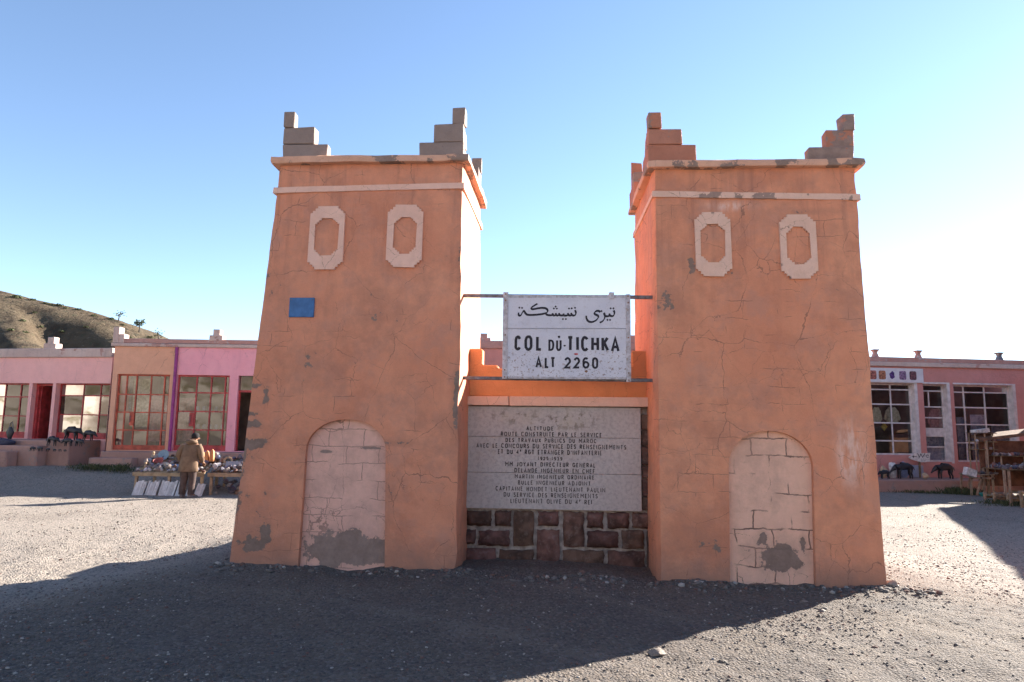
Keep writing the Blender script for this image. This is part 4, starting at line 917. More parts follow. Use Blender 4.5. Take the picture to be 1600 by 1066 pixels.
mb.box(-.08, a2 - .12, -.03, .28, zB0 + .122, zt1); mo = mb.build('merlon', MT['band'], B.root, bevel=.012); mb = MB(); mb.box(a2 - .115, a2 + .05, -.028, .275, zB0 + .122, zt2); mb.build('merlon_step', MT['band'], mo, bevel=.012)
B.merlon(sb_(338, 525), zB1 - .02, MT['band'], .42, .36)
# C: the middle range seen between the towers
C = Bld('shop_building', (-6.4, 25.0), (9.7, 25.0), 'reddish flat-roofed range seen between the towers behind the sign')
zC1 = C.px(770, 533)[1]; zC0 = C.px(770, 545)[1]
opc = [(a, a + 1.6, .3, 2.7) for a in (1.2, 4.2, 10.2, 13.2)] + [(7.4, 8.5, .1, 2.7)]
C.wall('wall', MT['dusty'], 0, C.L, -.9, zC0 + .02, .3, opc); C.room(.6, C.L - .5, .05, 2.9)
for o_ in opc[:4]: C.window(o_[0], o_[1], o_[2], o_[3], [(o_[0] + o_[1]) / 2], [1.1, 1.9], MT['whiteframe'], MT['glass2'])
C.box('door', MT['redframe'], opc[4][0], opc[4][1], .1, .16, .1, 2.7)
C.box('parapet', MT['bandr'], 0, C.L, -.06, .35, zC0, zC1, bevel=.02, j=.012); C.box('roof', MT['band'], .02, C.L - .02, .36, 5.5, zC0 - .1, zC0 + .1); C.box('rear_wall', MT['dusty'], 0, C.L, 5.2, 5.5, -.9, zC0 - .1)
for x in (756, 990): C.merlon(C.px(x, 535)[0], zC1 - .02, MT['bandr'], .5, .3)
# D: the right-hand shop, turning the corner beyond the frame
P = at_y(1240, 640, 24.5); Q_ = at_y(1622, 640, 25.5)
D = Bld('shop_building', P, Q_, 'dusty rose shop with white window frames and stone sign board at right')
zD1 = D.px(1480, 560.5)[1]; zDc = D.px(1480, 568)[1]; zD0 = D.px(1480, 574.5)[1]; sd = lambda x, y=640: D.px(x, y)[0]; zz_ = lambda y: D.px(1480, y)[1]
zDw = zz_(600.5); zDf = zz_(746)
wd1 = (sd(1330), sd(1431), zz_(712), zDw); wd2 = (sd(1444.5), sd(1482), zz_(722), zDw); wd3 = (sd(1492), sd(1585), zz_(722), zDw)
D.wall('wall', MT['dusty'], 0, D.L, -1.0, zD0 + .02, .34, [wd1, wd2, wd3])
D.window(*wd1[:2], wd1[2], wd1[3], [sd(1345), sd(1368), sd(1399)], [zz_(610), zz_(633), zz_(662), zz_(690)], MT['whiteframe'], MT['glass2'], bw=.06, rec=.22)
W_ = D.window(*wd2[:2], wd2[2], wd2[3], [], [zz_(611), zz_(636), zz_(653), zz_(670), zz_(682), zz_(699)], MT['whiteframe'], MT['glass2'], bw=.06, rec=.22)
mb = MB(); mb.box(wd2[0] + .06, wd2[1] - .06, .215, .262, zz_(681.5), zz_(670.5)); mb.build('lock_rail', MT['whiteframe'], W_)
mb = MB(); xm = sd(1459); mb.box(xm - .02, xm + .02, .225, .265, zz_(635), zz_(612)); mb.build('glazing_bar', MT['whiteframe'], W_)
D.window(*wd3[:2], wd3[2], wd3[3], [sd(1514.5), sd(1547)], [zz_(612), zz_(636), zz_(663), zz_(692)], MT['whiteframe'], MT['glass2'], bw=.06, rec=.22)
D.room(wd1[0], wd3[1], zDf - .05, zDw + .1, d0=.339)
for w__ in (wd1, wd2, wd3):      # pale reveals on the right jamb and head
    mb = MB(); mb.box(w__[1] - .012, w__[1] + .0005, -.004, .3, w__[2] - .02, w__[3]); mb.box(w__[1], w__[1] + .10, -.012, .005, w__[2] - .05, w__[3] + .06); mb.box(w__[0] - .02, w__[1], -.012, .005, w__[3], w__[3] + .06); mb.build('white_surround', MT['whiteframe'], D.root)
D.box('cornice', MT['band'], -.02, D.L + .1, -.10, .4, zD0, zDc, bevel=.015, j=.008); D.box('parapet', MT['bandr'], 0, D.L, -.03, .32, zDc, zD1, bevel=.015, j=.012)
D.box('roof', MT['band'], .02, D.L - .02, .33, 5.5, zD0 - .1, zD0 + .1); D.box('rear_wall', MT['dusty'], .01, D.L - .02, 5.2, 5.5, -1, zD0 - .1)
D.box('plinth', MT['step'], 0, D.L, -1.5, -.004, -1.0, zDf, bevel=.02, j=.01)
g_ = Vector((-1.5, -9.6, 0)) ; ang = math.atan2(D.d.y, D.d.x)
# side range running towards the viewer, out of the frame
e0 = D.world(D.L + .05, .0, 0); dirw = Vector((-4.9, -9.6, 0)).normalized(); nw = Vector((-dirw.y, dirw.x, 0)); nw = nw if nw.x > 0 else -nw; Lw = 12.4
def wing(name, m, t0, t1, d0, d1, z0, z1):
    mb = MB(); inv = D.root.matrix_basis.inverted(); vs_ = []
    for z in (z0, z1):
        for a, b in ((t0, d0), (t1, d0), (t1, d1), (t0, d1)):
            q = e0 + dirw * a + nw * b + ZZ * z - D.p0; vs_.append((q.dot(D.d), -q.dot(D.n), z))
    mb.add(vs_, [(3, 2, 1, 0), (4, 5, 6, 7), (0, 1, 5, 4), (1, 2, 6, 5), (2, 3, 7, 6), (3, 0, 4, 7)]); mb.build(name, m, D.root)
wing('wing_wall', MT['dusty'], .05, Lw, .6, 4.2, -1.0, zD0); wing('wing_cornice', MT['band'], .05, Lw + .08, .5, 4.3, zD0 + .002, zDc - .05); wing('wing_parapet', MT['bandr'], .05, Lw, .57, 4.2, zDc - .048, zD1 - .1)
for x, m in ((1370.5, 'bandr'), (1438, 'bandr'), (1565, 'steel')):     # small flared roof finials
    a = sd(x, 555); h = .30; mb = MB(); prf = [(-.0, .10), (.06, .085), (.16, .06), (.22, .07), (.27, .115), (.30, .115)]
    mb.loft([[(a + r * cx, .12 + r * cy, zD1 - .01 + z) for cx, cy in ((-1, -1), (1, -1), (1, 1), (-1, 1))] for z, r in prf]); mb.build('roof_finial', MT[m], D.root)
# stone-shop sign board
q0 = D.px(1330, 579, -.05); q1 = D.px(1443, 599, -.05)
sgb = empty('sign_board', D.world((q0[0] + q1[0]) / 2, -.05, (zz_(577.5) + zz_(599.5)) / 2), D.rz); tag(sgb, 'white sign board with pictures of cut stones above the right shop window', 'sign')
hw = (q1[0] - q0[0]) / 2; hh = (zz_(577.5) - zz_(599.5)) / 2; mb = MB(); mb.box(-hw, hw, -.02, .046, -hh, hh); mb.build('board', simple('white_sign_board', (.62, .58, .60, 1), .5, .08, 4, 0), sgb, bevel=.006)
cols_ = [(.30, .10, .08), (.33, .13, .07), (.09, .035, .16), (.22, .13, .22), (.13, .05, .06)]
for k, x in enumerate((1364, 1378.5, 1394, 1410.5, 1426.5)):
    a = D.px(x, 588, -.07)[0] - (q0[0] + q1[0]) / 2; r = hh * .62; mb = MB(); r2 = .35 if k != 2 else 1.0
    pts = [(a + r * .85 * math.copysign(abs(math.cos(t)) ** (r2 if k != 2 else 1), math.cos(t)) * (1 if k != 2 else random.uniform(.5, .9)), -.024, r * math.copysign(abs(math.sin(t)) ** r2, math.sin(t)) * (1 if k != 2 else random.uniform(.7, 1))) for t in [q * math.pi / 10 for q in range(20)]]
    mb.add(pts, [tuple(range(20))]); mb.build('stone_picture', simple('printed_stone_%d' % k, cols_[k] + (1,), .5, .7, 22, 0), sgb)

# ------------------------------------------------------------------ hills
g = NG('dry_hillside')
c = g.mix(g.mr(g.noise(.09, 6, .62), .35, .65), (.082, .058, .037, 1), (.12, .09, .058, 1)); c = g.mix(g.math('MULTIPLY', g.mr(g.noise(.35, 7, .66), .5, .66), .7), c, (.045, .031, .021, 1))
c = g.mix(g.math('MULTIPLY', g.mr(g.noise(.9, 7, .7), .54, .63), .6), c, (.06, .06, .035, 1)); c = g.mix(g.math('MULTIPLY', g.mr(g.noise(1.6, 4, .7, g.mapping(loc=(4, 4, 4))), .60, .66), .5), c, (.20, .165, .12, 1))
MT['hill'] = g.done(c, .95, g.bump(g.noise(.8, 9, .68), 1.0, .6), .15)
def hill(name, x0, x1, y0, y1, nx_, ny_, hf):
    xs = np.linspace(x0, x1, nx_); ys = np.linspace(y0, y1, ny_); X, Y = np.meshgrid(xs, ys); Z = hf(X, Y)
    me = bpy.data.meshes.new(name); vs = np.stack([X, Y, Z], -1).reshape(-1, 3); i_ = (np.arange(ny_ - 1)[:, None] * nx_ + np.arange(nx_ - 1)[None, :]).reshape(-1); f_ = np.stack([i_, i_ + 1, i_ + 1 + nx_, i_ + nx_], -1)
    me.from_pydata(vs.tolist(), [], f_.tolist()); me.update(); me.shade_smooth(); me.materials.append(MT['hill']); return tag(link_mesh(name, me), kind='structure')
def ridge_z(X):   # skyline height at Y = 90
    xs = np.array([-160, -110, -80, -67.5, -58, -52, -46.5, -34, -15, 5, 20]); zs = np.array([34, 27, 21.5, 18.6, 16.6, 14.9, 12.6, 9.3, 5.0, .5, -3]); return np.interp(X, xs, zs)
def hillz(X, Y):
    t = np.clip((Y - 44) / 46.0, -.3, 1); up = np.where(t > 0, t ** .85, t); R = ridge_z(X)
    dn = 1 - .35 * sstep(90, 150, Y)
    a = (X * .60 + Y * .80); b = (X * .80 - Y * .60)
    gul = (.5 + .5 * np.sin(a * .62 + 5.0 * fbm(a * .07, b * .03, 70, 3))) ** 1.4 * (.45 + 1.3 * np.clip(fbm(a * .05, b * .05, 72, 2) + .5, 0, 1))
    fade = sstep(0, .25, t) * (1 - sstep(.76, .96, t))
    rock = np.abs(fbm(a * .35, b * .12, 74, 4)) * 2.0
    return R * up * dn - 2.6 * gul * fade - .9 * (1 - rock) * fade + .5 * fbm(X * .3, Y * .3, 75, 4) * sstep(0, .3, t) - 1.0 * (1 - sstep(-.1, .1, t))
hill('hill', -160, 20, 36, 150, 300, 210, hillz)
def hb(X, Y):
    d = np.sqrt(X * X + Y * Y); t = sstep(55, 150, d) * sstep(20, -40, Y); return -1.5 + t * (34 + 20 * fbm(X * .012, Y * .012, 81, 4) + 7 * np.abs(fbm(X * .05, Y * .05, 83, 4)))
_h0 = MT['hill']; g = NG('pale_hillside'); c = g.mix(g.mr(g.noise(.05, 7, .65, g.mapping(sc=(1, 1, 2.5))), .40, .60), (.20, .16, .13, 1), (.46, .41, .35, 1)); c = g.mix(g.mr(g.noise(.25, 6, .7), .52, .62), c, (.15, .13, .08, 1)); MT['hill'] = g.done(c, .95, None, .1)
hill('hillside_behind', -220, 220, -230, 20, 130, 80, hb)
# ------------------------------------------------------------------ small-thing materials
MT['wood'] = simple('weathered_wood', (.24, .155, .09, 1), .85, .35, 8, .4, 40, rand=.25)
MT['wood_d'] = simple('dark_stall_board', (.17, .075, .045, 1), .85, .35, 5, .4, 40)
MT['wood_r'] = simple('brown_roof_board', (.20, .11, .07, 1), .85, .3, 6, .4, 40)
MT['wood_p'] = simple('pale_raw_wood', (.36, .25, .16, 1), .85, .25, 8, .4, 40, rand=.2)
MT['blackwood'] = simple('black_polished_carving', (.016, .014, .018, 1), .42, .4, 9, .2, 30, .5)
MT['slab'] = simple('white_ribbed_slab', (.60, .56, .55, 1), .8, .2, 9, .4, 40, rand=.12)
MT['min'] = [simple('mineral_%d' % i, c + (1,), .7, .5, 14, .5, 40, .4, rand=.45) for i, c in enumerate([(.22, .16, .13), (.12, .10, .11), (.33, .27, .24), (.20, .10, .07), (.42, .37, .36), (.14, .12, .16)])]
MT['goods'] = {k: simple(k, c + (1,), .5, .25, 12, .15, 40, .4) for k, c in {'red_glaze': (.30, .06, .045), 'blue_cloth': (.18, .22, .32), 'orange_onyx': (.55, .20, .06), 'blue_glaze': (.20, .27, .32), 'tan_clay': (.42, .28, .17), 'white_stone': (.62, .58, .55), 'teal_cloth': (.03, .20, .17), 'grey_sheet': (.30, .28, .30), 'navy_cloth': (.03, .035, .07), 'cream_cloth': (.62, .56, .40), 'pink_cloth': (.40, .20, .21), 'yellow_clay': (.55, .38, .06)}.items()}
g = NG('faded_poster'); c = g.mix(g.mr(g.noise(5, 6, .7), .4, .62), (.22, .25, .36, 1), (.44, .43, .50, 1)); c = g.mix(g.mr(g.noise(13, 4, .6), .58, .64), c, (.10, .09, .15, 1)); MT['poster'] = g.done(c, .6, None, .3)

# ------------------------------------------------------------------ black animal carvings
def statue_mesh():
    V = []; E = []
    def add(p, r, par=None):
        V.append((*p, r)); i = len(V) - 1
        if par is not None: E.append((par, i))
        return i
    mid = add((-.06, 0, .63), (.17, .20)); rump = add((-.34, 0, .62), (.16, .18), mid); sh_ = add((.20, 0, .66), (.16, .20), mid); nk = add((.36, 0, .60), (.12, .14), sh_); hd = add((.50, 0, .49), (.085, .09), nk); sn = add((.60, 0, .39), (.05, .05), hd); add((.68, 0, .31), .034, sn)
    for s in (-1, 1):
        a = add((.21, s * .10, .46), .075, sh_); b = add((.22, s * .11, .24), .05, a); add((.22, s * .11, .03), .045, b)
        a = add((-.33, s * .10, .45), .085, rump); b = add((-.30, s * .11, .30), .055, a); c_ = add((-.37, s * .11, .18), .045, b); add((-.35, s * .11, .03), .045, c_)
        add((.42, s * .12, .62), .025, hd)
    t = add((-.50, 0, .60), .022, rump); add((-.54, 0, .44), .016, t)
    me = skin_mesh(V, E, 0, 1, 'animal_carving'); me.materials.append(MT['blackwood'])
    zm = min(v.co.z for v in me.vertices); 
    for v in me.vertices: v.co.z -= zm
    return me
STAT = statue_mesh()
def statue(px, b, d, z, wpx, face, label, group, D_):
    a = b.px(px, 690, d)[0]; k = wpx * D_ / FPX / 1.15
    o = link_mesh('animal_carving', STAT, None, None, b.world(a, d, z), (0, 0, b.rz + (0 if face > 0 else math.pi) + random.uniform(-.15, .15)), (k, k * .9, k)); tag(o, label, 'carving', group)
GA = 'black carved animals on the steps'
statue(112, A, -.85, pf[0][1], 31, 1, 'largest black carved animal, on the top platform below the red-framed window', GA, 22.2)
statue(138, A, -.85, pf[0][1], 23, 1, 'second largest black carved animal, to the right of the largest, below the red-framed window', GA, 22.2)
statue(82, A, -1.55, pf[1][1], 22, 1, 'medium black carved animal in front of the doorway pillar on the steps', GA, 21.4)
statue(106, A, -1.55, pf[1][1], 18, -1, 'medium black carved animal in front of the largest carving on the steps', GA, 21.4)
statue(124, A, -1.55, pf[1][1], 17, 1, 'medium black carved animal at the right end of the second step', GA, 21.4)
for x, wd_, lb in ((52, 11, 'small black carved animal, leftmost of the row on the third step'), (64, 11, 'small black carved animal, second from left on the third step'), (76, 8, 'tiny black carved animal, third from left on the third step'), (86.5, 6.5, 'tiny black carved animal, third from right on the third step'), (95, 6, 'tiny black carved animal, second from right on the third step'), (103, 5.5, 'tiny black carved animal, rightmost of the row on the third step')):
    statue(x, A, -1.95, pf[2][1], wd_, random.choice((-1, 1)), lb, GA, 21.0)
GR = 'black carved animals by the right shop'
statue(1409, D, -.75, zDf, 36, -1, 'large black carved animal on the plinth left of the arrow sign at right', GR, 24.2)
statue(1472, D, -.75, zDf, 35, -1, 'black carved animal with lowered snout right of the arrow sign at right', GR, 24.2)
statue(1379, D, -.9, zDf, 20, -1, 'smaller black carved animal half hidden behind the right tower edge', GR, 24.2)
# dark diamond ornament and cloth bundle by the left window
a = A.px(16, 675, -.5)[0]; z = pf[0][1]; dg_ = empty('iron_ornament', A.world(a, -.5, z), A.rz); tag(dg_, 'dark diamond-shaped iron ornament leaning by the far left window', 'ornament')
mb = MB(); mb.loft([[(r * math.cos(t), r * .5 * math.sin(t), zz2) for t in [k * math.pi / 4 for k in range(8)]] for zz2, r in ((0, .07), (.04, .08), (.22, .15), (.38, .05), (.40, .04))]); mb.build('vessel', MT['blackwood'], dg_, smooth=40)
mb = MB(); mb.tube([(-.05, 0, .36), (-.02, 0, .52), (.04, 0, .56), (.08, 0, .44), (.13, 0, .25)], .014, 6); mb.build('handle', MT['steel'], dg_)
a = A.px(8, 690, -1.5)[0]; bm_ = MB(); V, F = rock_proto(77, 3, .12); bm_.add([(x * .42, y * .16, max(0, z_ * .2 + .08)) for x, y, z_ in V], F.tolist()); o = bm_.build('cloth_bundle', MT['goods']['navy_cloth'], None, smooth=60, loc=A.world(a, -1.56, pf[1][1]), rot=(0, 0, A.rz)); tag(o, 'dark folded cloth bundle lying on the steps at the far left', 'cloth')

# ------------------------------------------------------------------ goods prototypes
def mkmesh(name, mb, m, smooth=50): 
    me = mb.mesh(name, smooth); me.materials.append(m); return me
ROCKS = []
for i in range(18):
    V, F = rock_proto(200 + i, 2, .35); mb = MB(); mb.add([(x, y * .85, (z + .75) * .75) for x, y, z in V], F.tolist()); ROCKS.append(mkmesh('mineral_specimen', mb, MT['min'][i % 6], 35))
def lathe(prf, n=10):
    mb = MB(); mb.loft([[(r * math.cos(t), r * math.sin(t), z) for t in [2 * math.pi * k / n for k in range(n)]] for r, z in prf]); return mb
def good(name, me, p, s, label, cat, group=None, rz=None, tilt=0.0):
    o = link_mesh(name, me, None, None, p, (tilt, 0, random.uniform(0, 6.28) if rz is None else rz), (s, s, s) if not isinstance(s, tuple) else s); return tag(o, label, cat, group)
def gmat(k): return MT['goods'][k]

# ------------------------------------------------------------------ left market tables
Y1 = 18.5
def table(name, xl, xr, yf, yb, zf, zb, label, legs):
    a = at_y(xl, 740, yf).x; b = at_y(xr, 740, yf).x; z0 = zg1((a + b) / 2, yf); r = empty(name, ((a + b) / 2, (yf + yb) / 2, z0)); tag(r, label, 'table')
    L = lambda x, y, z: (x - (a + b) / 2, y - (yf + yb) / 2, z - z0)
    n = 4; 
    for k in range(n):
        t0, t1 = k / n, (k + 1) / n - .012; y0, y1 = yf + (yb - yf) * t0, yf + (yb - yf) * t1; q0, q1 = zf + (zb - zf) * t0, zf + (zb - zf) * t1
        mb = MB(); vs_ = [L(a, y0, q0 - .025), L(b, y0, q0 - .025), L(b, y1, q1 - .025), L(a, y1, q1 - .025), L(a, y0, q0), L(b, y0, q0), L(b, y1, q1), L(a, y1, q1)]
        mb.add(vs_, [(3, 2, 1, 0), (4, 5, 6, 7), (0, 1, 5, 4), (1, 2, 6, 5), (2, 3, 7, 6), (3, 0, 4, 7)]); mb.build('plank', MT['wood'], r)
    mb = MB(); mb.box(*[v for v in (a - .03 - (a + b) / 2, b + .03 - (a + b) / 2, -(yb - yf) / 2 - .05, -(yb - yf) / 2 - .008, zf - .09 - z0, zf + .01 - z0)]); mb.build('front_rail', MT['wood_p'], r, bevel=.006)
    for x in legs:
        for yy, zt_ in ((yf + .03, zf - .02), (yb - .05, zb - .03)):
            mb = MB(); X_ = a + (b - a) * x; mb.bar(L(X_ + random.uniform(-.03, .03), yy, zg1(X_, yy) - .05), L(X_, yy, zt_ - .012), .065, .065); mb.build('leg', MT['wood_p'], r)
    return a, b, r
def on_tab(yf, yb, zf, zb, t): return yf + (yb - yf) * t, zf + (zb - zf) * t
zt1 = at_y(260, 739, Y1).z; ta, tb, T1 = table('market_table', 210, 319, Y1, Y1 + 1.0, zt1, zt1 + .42, 'sloping wooden market table of minerals behind the standing vendor', (.03, .5, .97))
zt2 = at_y(345, 740, Y1).z; tc, td, T2 = table('market_table', 327, 392, Y1 + .05, Y1 + 1.0, zt2, zt2 + .36, 'wooden market table of grey stones between the vendor and the left tower', (.05, .95))
GM = 'mineral specimens on the vendor table'
for row in range(6):
    t = .08 + row * .165; n = 18 - row
    for k in range(n):
        x = ta + (tb - ta) * (k + .5 + random.uniform(-.25, .25)) / n; y, z = on_tab(Y1, Y1 + 1, zt1, zt1 + .42, min(.95, t + random.uniform(-.07, .07))); s = random.uniform(.035, .085)
        if row >= 1 and random.random() < .3: s *= 1.5
        good('mineral_specimen', random.choice(ROCKS), (x, y, z - .01), (s * random.uniform(.8, 1.2), s, s * random.uniform(.8, 1.7)), 'mineral specimen laid out on the sloping table behind the vendor', 'mineral', GM)
GM2 = 'grey stones on the table beside the left tower'
for row in range(5):
    for k in range(9):
        x = tc + (td - tc) * (k + .5 + random.uniform(-.25, .25)) / 9; y, z = on_tab(Y1 + .05, Y1 + 1, zt2, zt2 + .36, .1 + row * .2); s = random.uniform(.05, .10)
        good('mineral_specimen', random.choice(ROCKS), (x, y, z - .012), (s, s, s * random.uniform(.7, 1.5)), 'stone specimen on the table between vendor and left tower', 'mineral', GM2)
GM3 = 'stones heaped under the table beside the left tower'
for k in range(26):
    x = random.uniform(tc + .06, td - .06); y = Y1 + random.uniform(.2, .8); s = random.uniform(.07, .12); good('rough_stone', random.choice(ROCKS), (x, y, zg1(x, y) + random.choice((-.02, .10, .2))), s, 'rough stone heaped underneath the table beside the left tower', 'stone', GM3)
def place(px, py, Y, me, name, s, label, cat, rz=0, tilt=0, group=None):
    return good(name, me, at_y(px, py, Y), s, label, cat, group, rz, tilt)
bowl = lathe([(.02, 0), (.5, .02), (.85, .35), (1, .62), (.93, .62), (.75, .3), (.3, .12), (.01, .1)])
place(248, 723, Y1 + .5, mkmesh('bowl', bowl, gmat('red_glaze')), 'bowl', .14, 'red glazed bowl on the vendor table, left of the vendor', 'bowl', 0, .5)
place(256, 712, Y1 + .75, mkmesh('dish', lathe([(.02, 0), (.8, .05), (1, .3), (.94, .3), (.3, .1), (.01, .1)]), gmat('blue_glaze')), 'dish', .16, 'upright pale blue dish at the back of the vendor table', 'dish', 0, 1.2)
place(252, 727, Y1 + .4, mkmesh('bowl', lathe([(.02, 0), (.5, .02), (1, .5), (.9, .5), (.3, .1), (.01, .1)]), gmat('pink_cloth')), 'bowl', .09, 'small pink rimmed bowl in front of the red bowl on the vendor table', 'bowl', 0, .5)
V, F = rock_proto(310, 3, .1); mb = MB(); mb.add([(x * 1.4, y * .8, (z + .6) * .45) for x, y, z in V], F.tolist()); place(268, 731, Y1 + .35, mkmesh('cloth_bundle', mb, gmat('blue_cloth')), 'cloth_bundle', .16, 'folded blue cloth on the vendor table just left of the vendor', 'cloth', .2, .45)
fig = lathe([(.5, 0), (.5, .1), (.3, .15), (.42, .6), (.38, 1.0), (.2, 1.25), (.3, 1.5), (.24, 1.75), (.02, 1.85)])
FIG = mkmesh('figurine', fig, gmat('tan_clay'))
place(239, 719, Y1 + .72, FIG, 'figurine', .13, 'tall tan figurine standing at the back left of the vendor table', 'figurine'); place(227, 733, Y1 + .3, FIG, 'figurine', .10, 'short tan figurine at the front left of the vendor table', 'figurine')
ob = MB(); ob.loft([[(r * sx_, r * sy_, z) for sx_, sy_ in ((-1, -1), (1, -1), (1, 1), (-1, 1))] for r, z in ((.5, 0), (.32, 2.2), (.02, 2.7))]); OB = mkmesh('obelisk', ob, gmat('orange_onyx'), 30)
for x, y, h, lb in ((315.5, 722, .115, 'orange onyx obelisk, leftmost of the three right of the vendor'), (323, 722, .12, 'orange onyx obelisk, middle of the three right of the vendor'), (331, 721, .125, 'orange onyx obelisk, rightmost of the three right of the vendor')): place(x, y, Y1 + .55, OB, 'obelisk', h, lb, 'obelisk')
place(340, 718, Y1 + .7, mkmesh('jar', lathe([(.5, 0), (.8, .3), (.85, .9), (.6, 1.25), (.65, 1.35), (.02, 1.35)]), gmat('blue_cloth')), 'jar', .09, 'blue grey jar right of the onyx obelisks', 'jar'); place(341, 728, Y1 + .45, mkmesh('stone_box', lathe([(.7, 0), (.75, .6), (.5, .8), (.02, .85)], 4), gmat('white_stone')), 'stone_box', .10, 'small white stone box in front of the blue grey jar', 'box')
mb = MB()
for k in range(14):
    t0, t1 = k * 2 * math.pi / 14, (k + 1) * 2 * math.pi / 14; mb.tube([(math.cos(t0), 0, 1 + math.sin(t0)), (math.cos(t1), 0, 1 + math.sin(t1))], .3, 6)
place(356, 726, Y1 + .6, mkmesh('stone_ring', mb, gmat('tan_clay')), 'stone_ring', .10, 'round ring-shaped stone standing on the table beside the left tower', 'ornament', .2, -.2)
mb = MB(); mb.box(-.5, .5, -.04, .04, 0, 1, j=.03); place(362, 737, Y1 + .35, mkmesh('stone_sheet', mb, gmat('grey_sheet')), 'stone_sheet', (.42, .3, .3), 'flat grey stone sheet leaning on the table beside the left tower', 'slab', 0, -.5)
# white ribbed slabs leaning against the front of the vendor table
for k, (xa, xb, yt, yb_, lb) in enumerate(((206, 227, 749, 770.5, 'white ribbed slab leaning at the far left under the vendor table'), (226, 247, 749, 770, 'white ribbed slab, second from left under the vendor table'), (247, 275, 746.5, 768, 'widest white ribbed slab, left of the vendor legs'), (273.5, 284, 748.5, 769, 'narrow white ribbed slab partly behind the vendor left leg'), (290, 298, 749, 768, 'narrow white ribbed slab seen between the vendor legs'), (303, 319, 750, 768, 'white ribbed slab right of the vendor legs'))):
    y = Y1 - .16; a = at_y(xa, 760, y).x + .01; b = at_y(xb, 760, y).x - .05; z0 = zg1((a + b) / 2, y); h = (yb_ - yt) * y / FPX * 1.08; mb = MB(); n = max(3, int((b - a) / .045))
    r = empty('ribbed_slab', ((a + b) / 2, y, z0 - .01)); tag(r, lb, 'slab', 'white slabs under the vendor table')
    for q in range(n):
        w_ = (b - a) / n; x0 = a + q * w_ - (a + b) / 2; hh = h * random.uniform(.86, 1.0); skw = .05
        mb = MB(); mb.add([(x0, -.02, 0), (x0 + w_ * .93, -.02, 0), (x0 + w_ * .93, .02, 0), (x0, .02, 0), (x0 + skw, .10, hh), (x0 + skw + w_ * .93, .10, hh), (x0 + skw + w_ * .93, .135, hh), (x0 + skw, .135, hh)], [(3, 2, 1, 0), (4, 5, 6, 7), (0, 1, 5, 4), (1, 2, 6, 5), (2, 3, 7, 6), (3, 0, 4, 7)]); mb.build('rib', MT['slab'], r)

# ------------------------------------------------------------------ the vendor
pv = at_y(291, 774, 17.9); zv = zg1(pv.x, 17.9); H = Vector((pv.x, 17.9, zv))
man = empty('person', H, 0.0); tag(man, 'person in tan hooded coat and dark trousers standing with back turned', 'person')
V = []; E = []
def J(p, r, par=None):
    V.append((*p, r)); i = len(V) - 1
    if par is not None: E.append((par, i))
    return i
pel = J((0, 0, .86), .12); sp = J((0, .03, 1.04), .125, pel); ch = J((.01, .07, 1.24), (.16, .11), sp); nk = J((.04, .12, 1.40), .052, ch); hd = J((.06, .15, 1.50), (.076, .085), nk); ht = J((.065, .15, 1.585), (.066, .076), hd)
for s, el, wr, hn in ((-1, (-.265, -.02, 1.06), (-.235, .13, .93), (-.22, .20, .90)), (1, (.275, .05, 1.05), (.262, .20, .90), (.268, .26, .865))):
    sh_ = J((s * .175 + .01, .06, 1.31), .06, ch); e_ = J(el, .046, sh_); w_ = J(wr, .032, e_); h_ = J(hn, (.04, .022), w_)
    dv = (Vector(hn) - Vector(wr)).normalized(); sd_ = dv.cross(Vector((0, 0, 1))).normalized()
    for q, ln in ((-1.5, .055), (-.5, .07), (.5, .066), (1.5, .05)):
        f0 = Vector(hn) + dv * .03 + sd_ * q * .018; f1 = f0 + dv * ln * .55 + Vector((0, 0, -.012)); f2 = f1 + dv * ln * .3 + Vector((0, 0, -.03)); a_ = J(f0, .0095, h_); b_ = J(f1, .009, a_); J(f2, .008, b_)
    t0 = Vector(hn) - sd_ * s * .035; a_ = J(t0, .010, h_); J(t0 + dv * .045 - sd_ * s * .015, .009, a_)
for s, kn, an, to in ((-1, (-.10, .03, .46), (-.115, -.01, .09), (-.14, .12, .035)), (1, (.11, .03, .46), (.105, .0, .09), (.18, .11, .035))):
    hp = J((s * .095, 0, .80), .095, pel); k_ = J(kn, .062, hp); a_ = J(an, .045, k_); J(to, .035, a_)
me_ = skin_mesh(V, E, 0, 1, 'body'); me_.materials.append(simple('skin', (.30, .16, .10, 1), .6, .15, 12, 0)); link_mesh('body', me_, None, man)
COAT = simple('tan_coat_cloth', (.165, .105, .068, 1), .9, .22, 7, .5, 14); TROU = simple('dark_brown_trousers', (.075, .05, .045, 1), .9, .3, 8, .5, 14)
mb = MB(); rings = []
for z, rx, ry, cx, cy in ((.655, .245, .165, 0, .01), (.68, .25, .17, 0, .01), (.80, .235, .165, 0, .015), (.95, .22, .155, 0, .03), (1.10, .215, .15, .0, .045), (1.24, .222, .14, .01, .06), (1.31, .205, .12, .01, .075), (1.355, .15, .10, .02, .09), (1.39, .09, .085, .03, .105), (1.42, .08, .08, .035, .115)):
    rings.append([(cx + rx * math.cos(t) * (1 + .05 * math.sin(5 * t + z * 3) * (1.4 - z)), cy + ry * math.sin(t) * (1 + .08 * math.sin(7 * t + z * 4) * (1.4 - z)), z) for t in [2 * math.pi * k / 28 for k in range(28)]])
mb.loft(rings); ct = mb.build('coat', COAT, man, smooth=70)
for pts in (((-.16, .06, 1.315), (-.235, .03, 1.2), (-.275, -.02, 1.06), (-.262, .05, 1.0), (-.24, .11, .94)), ((.185, .07, 1.315), (.255, .06, 1.2), (.285, .05, 1.05), (.278, .12, .98), (.266, .18, .915))):
    mb = MB(); mb.tube(pts, [.088, .082, .072, .066, .058], 14); mb.build('sleeve', COAT, ct, smooth=70)
mb = MB(); rings = []
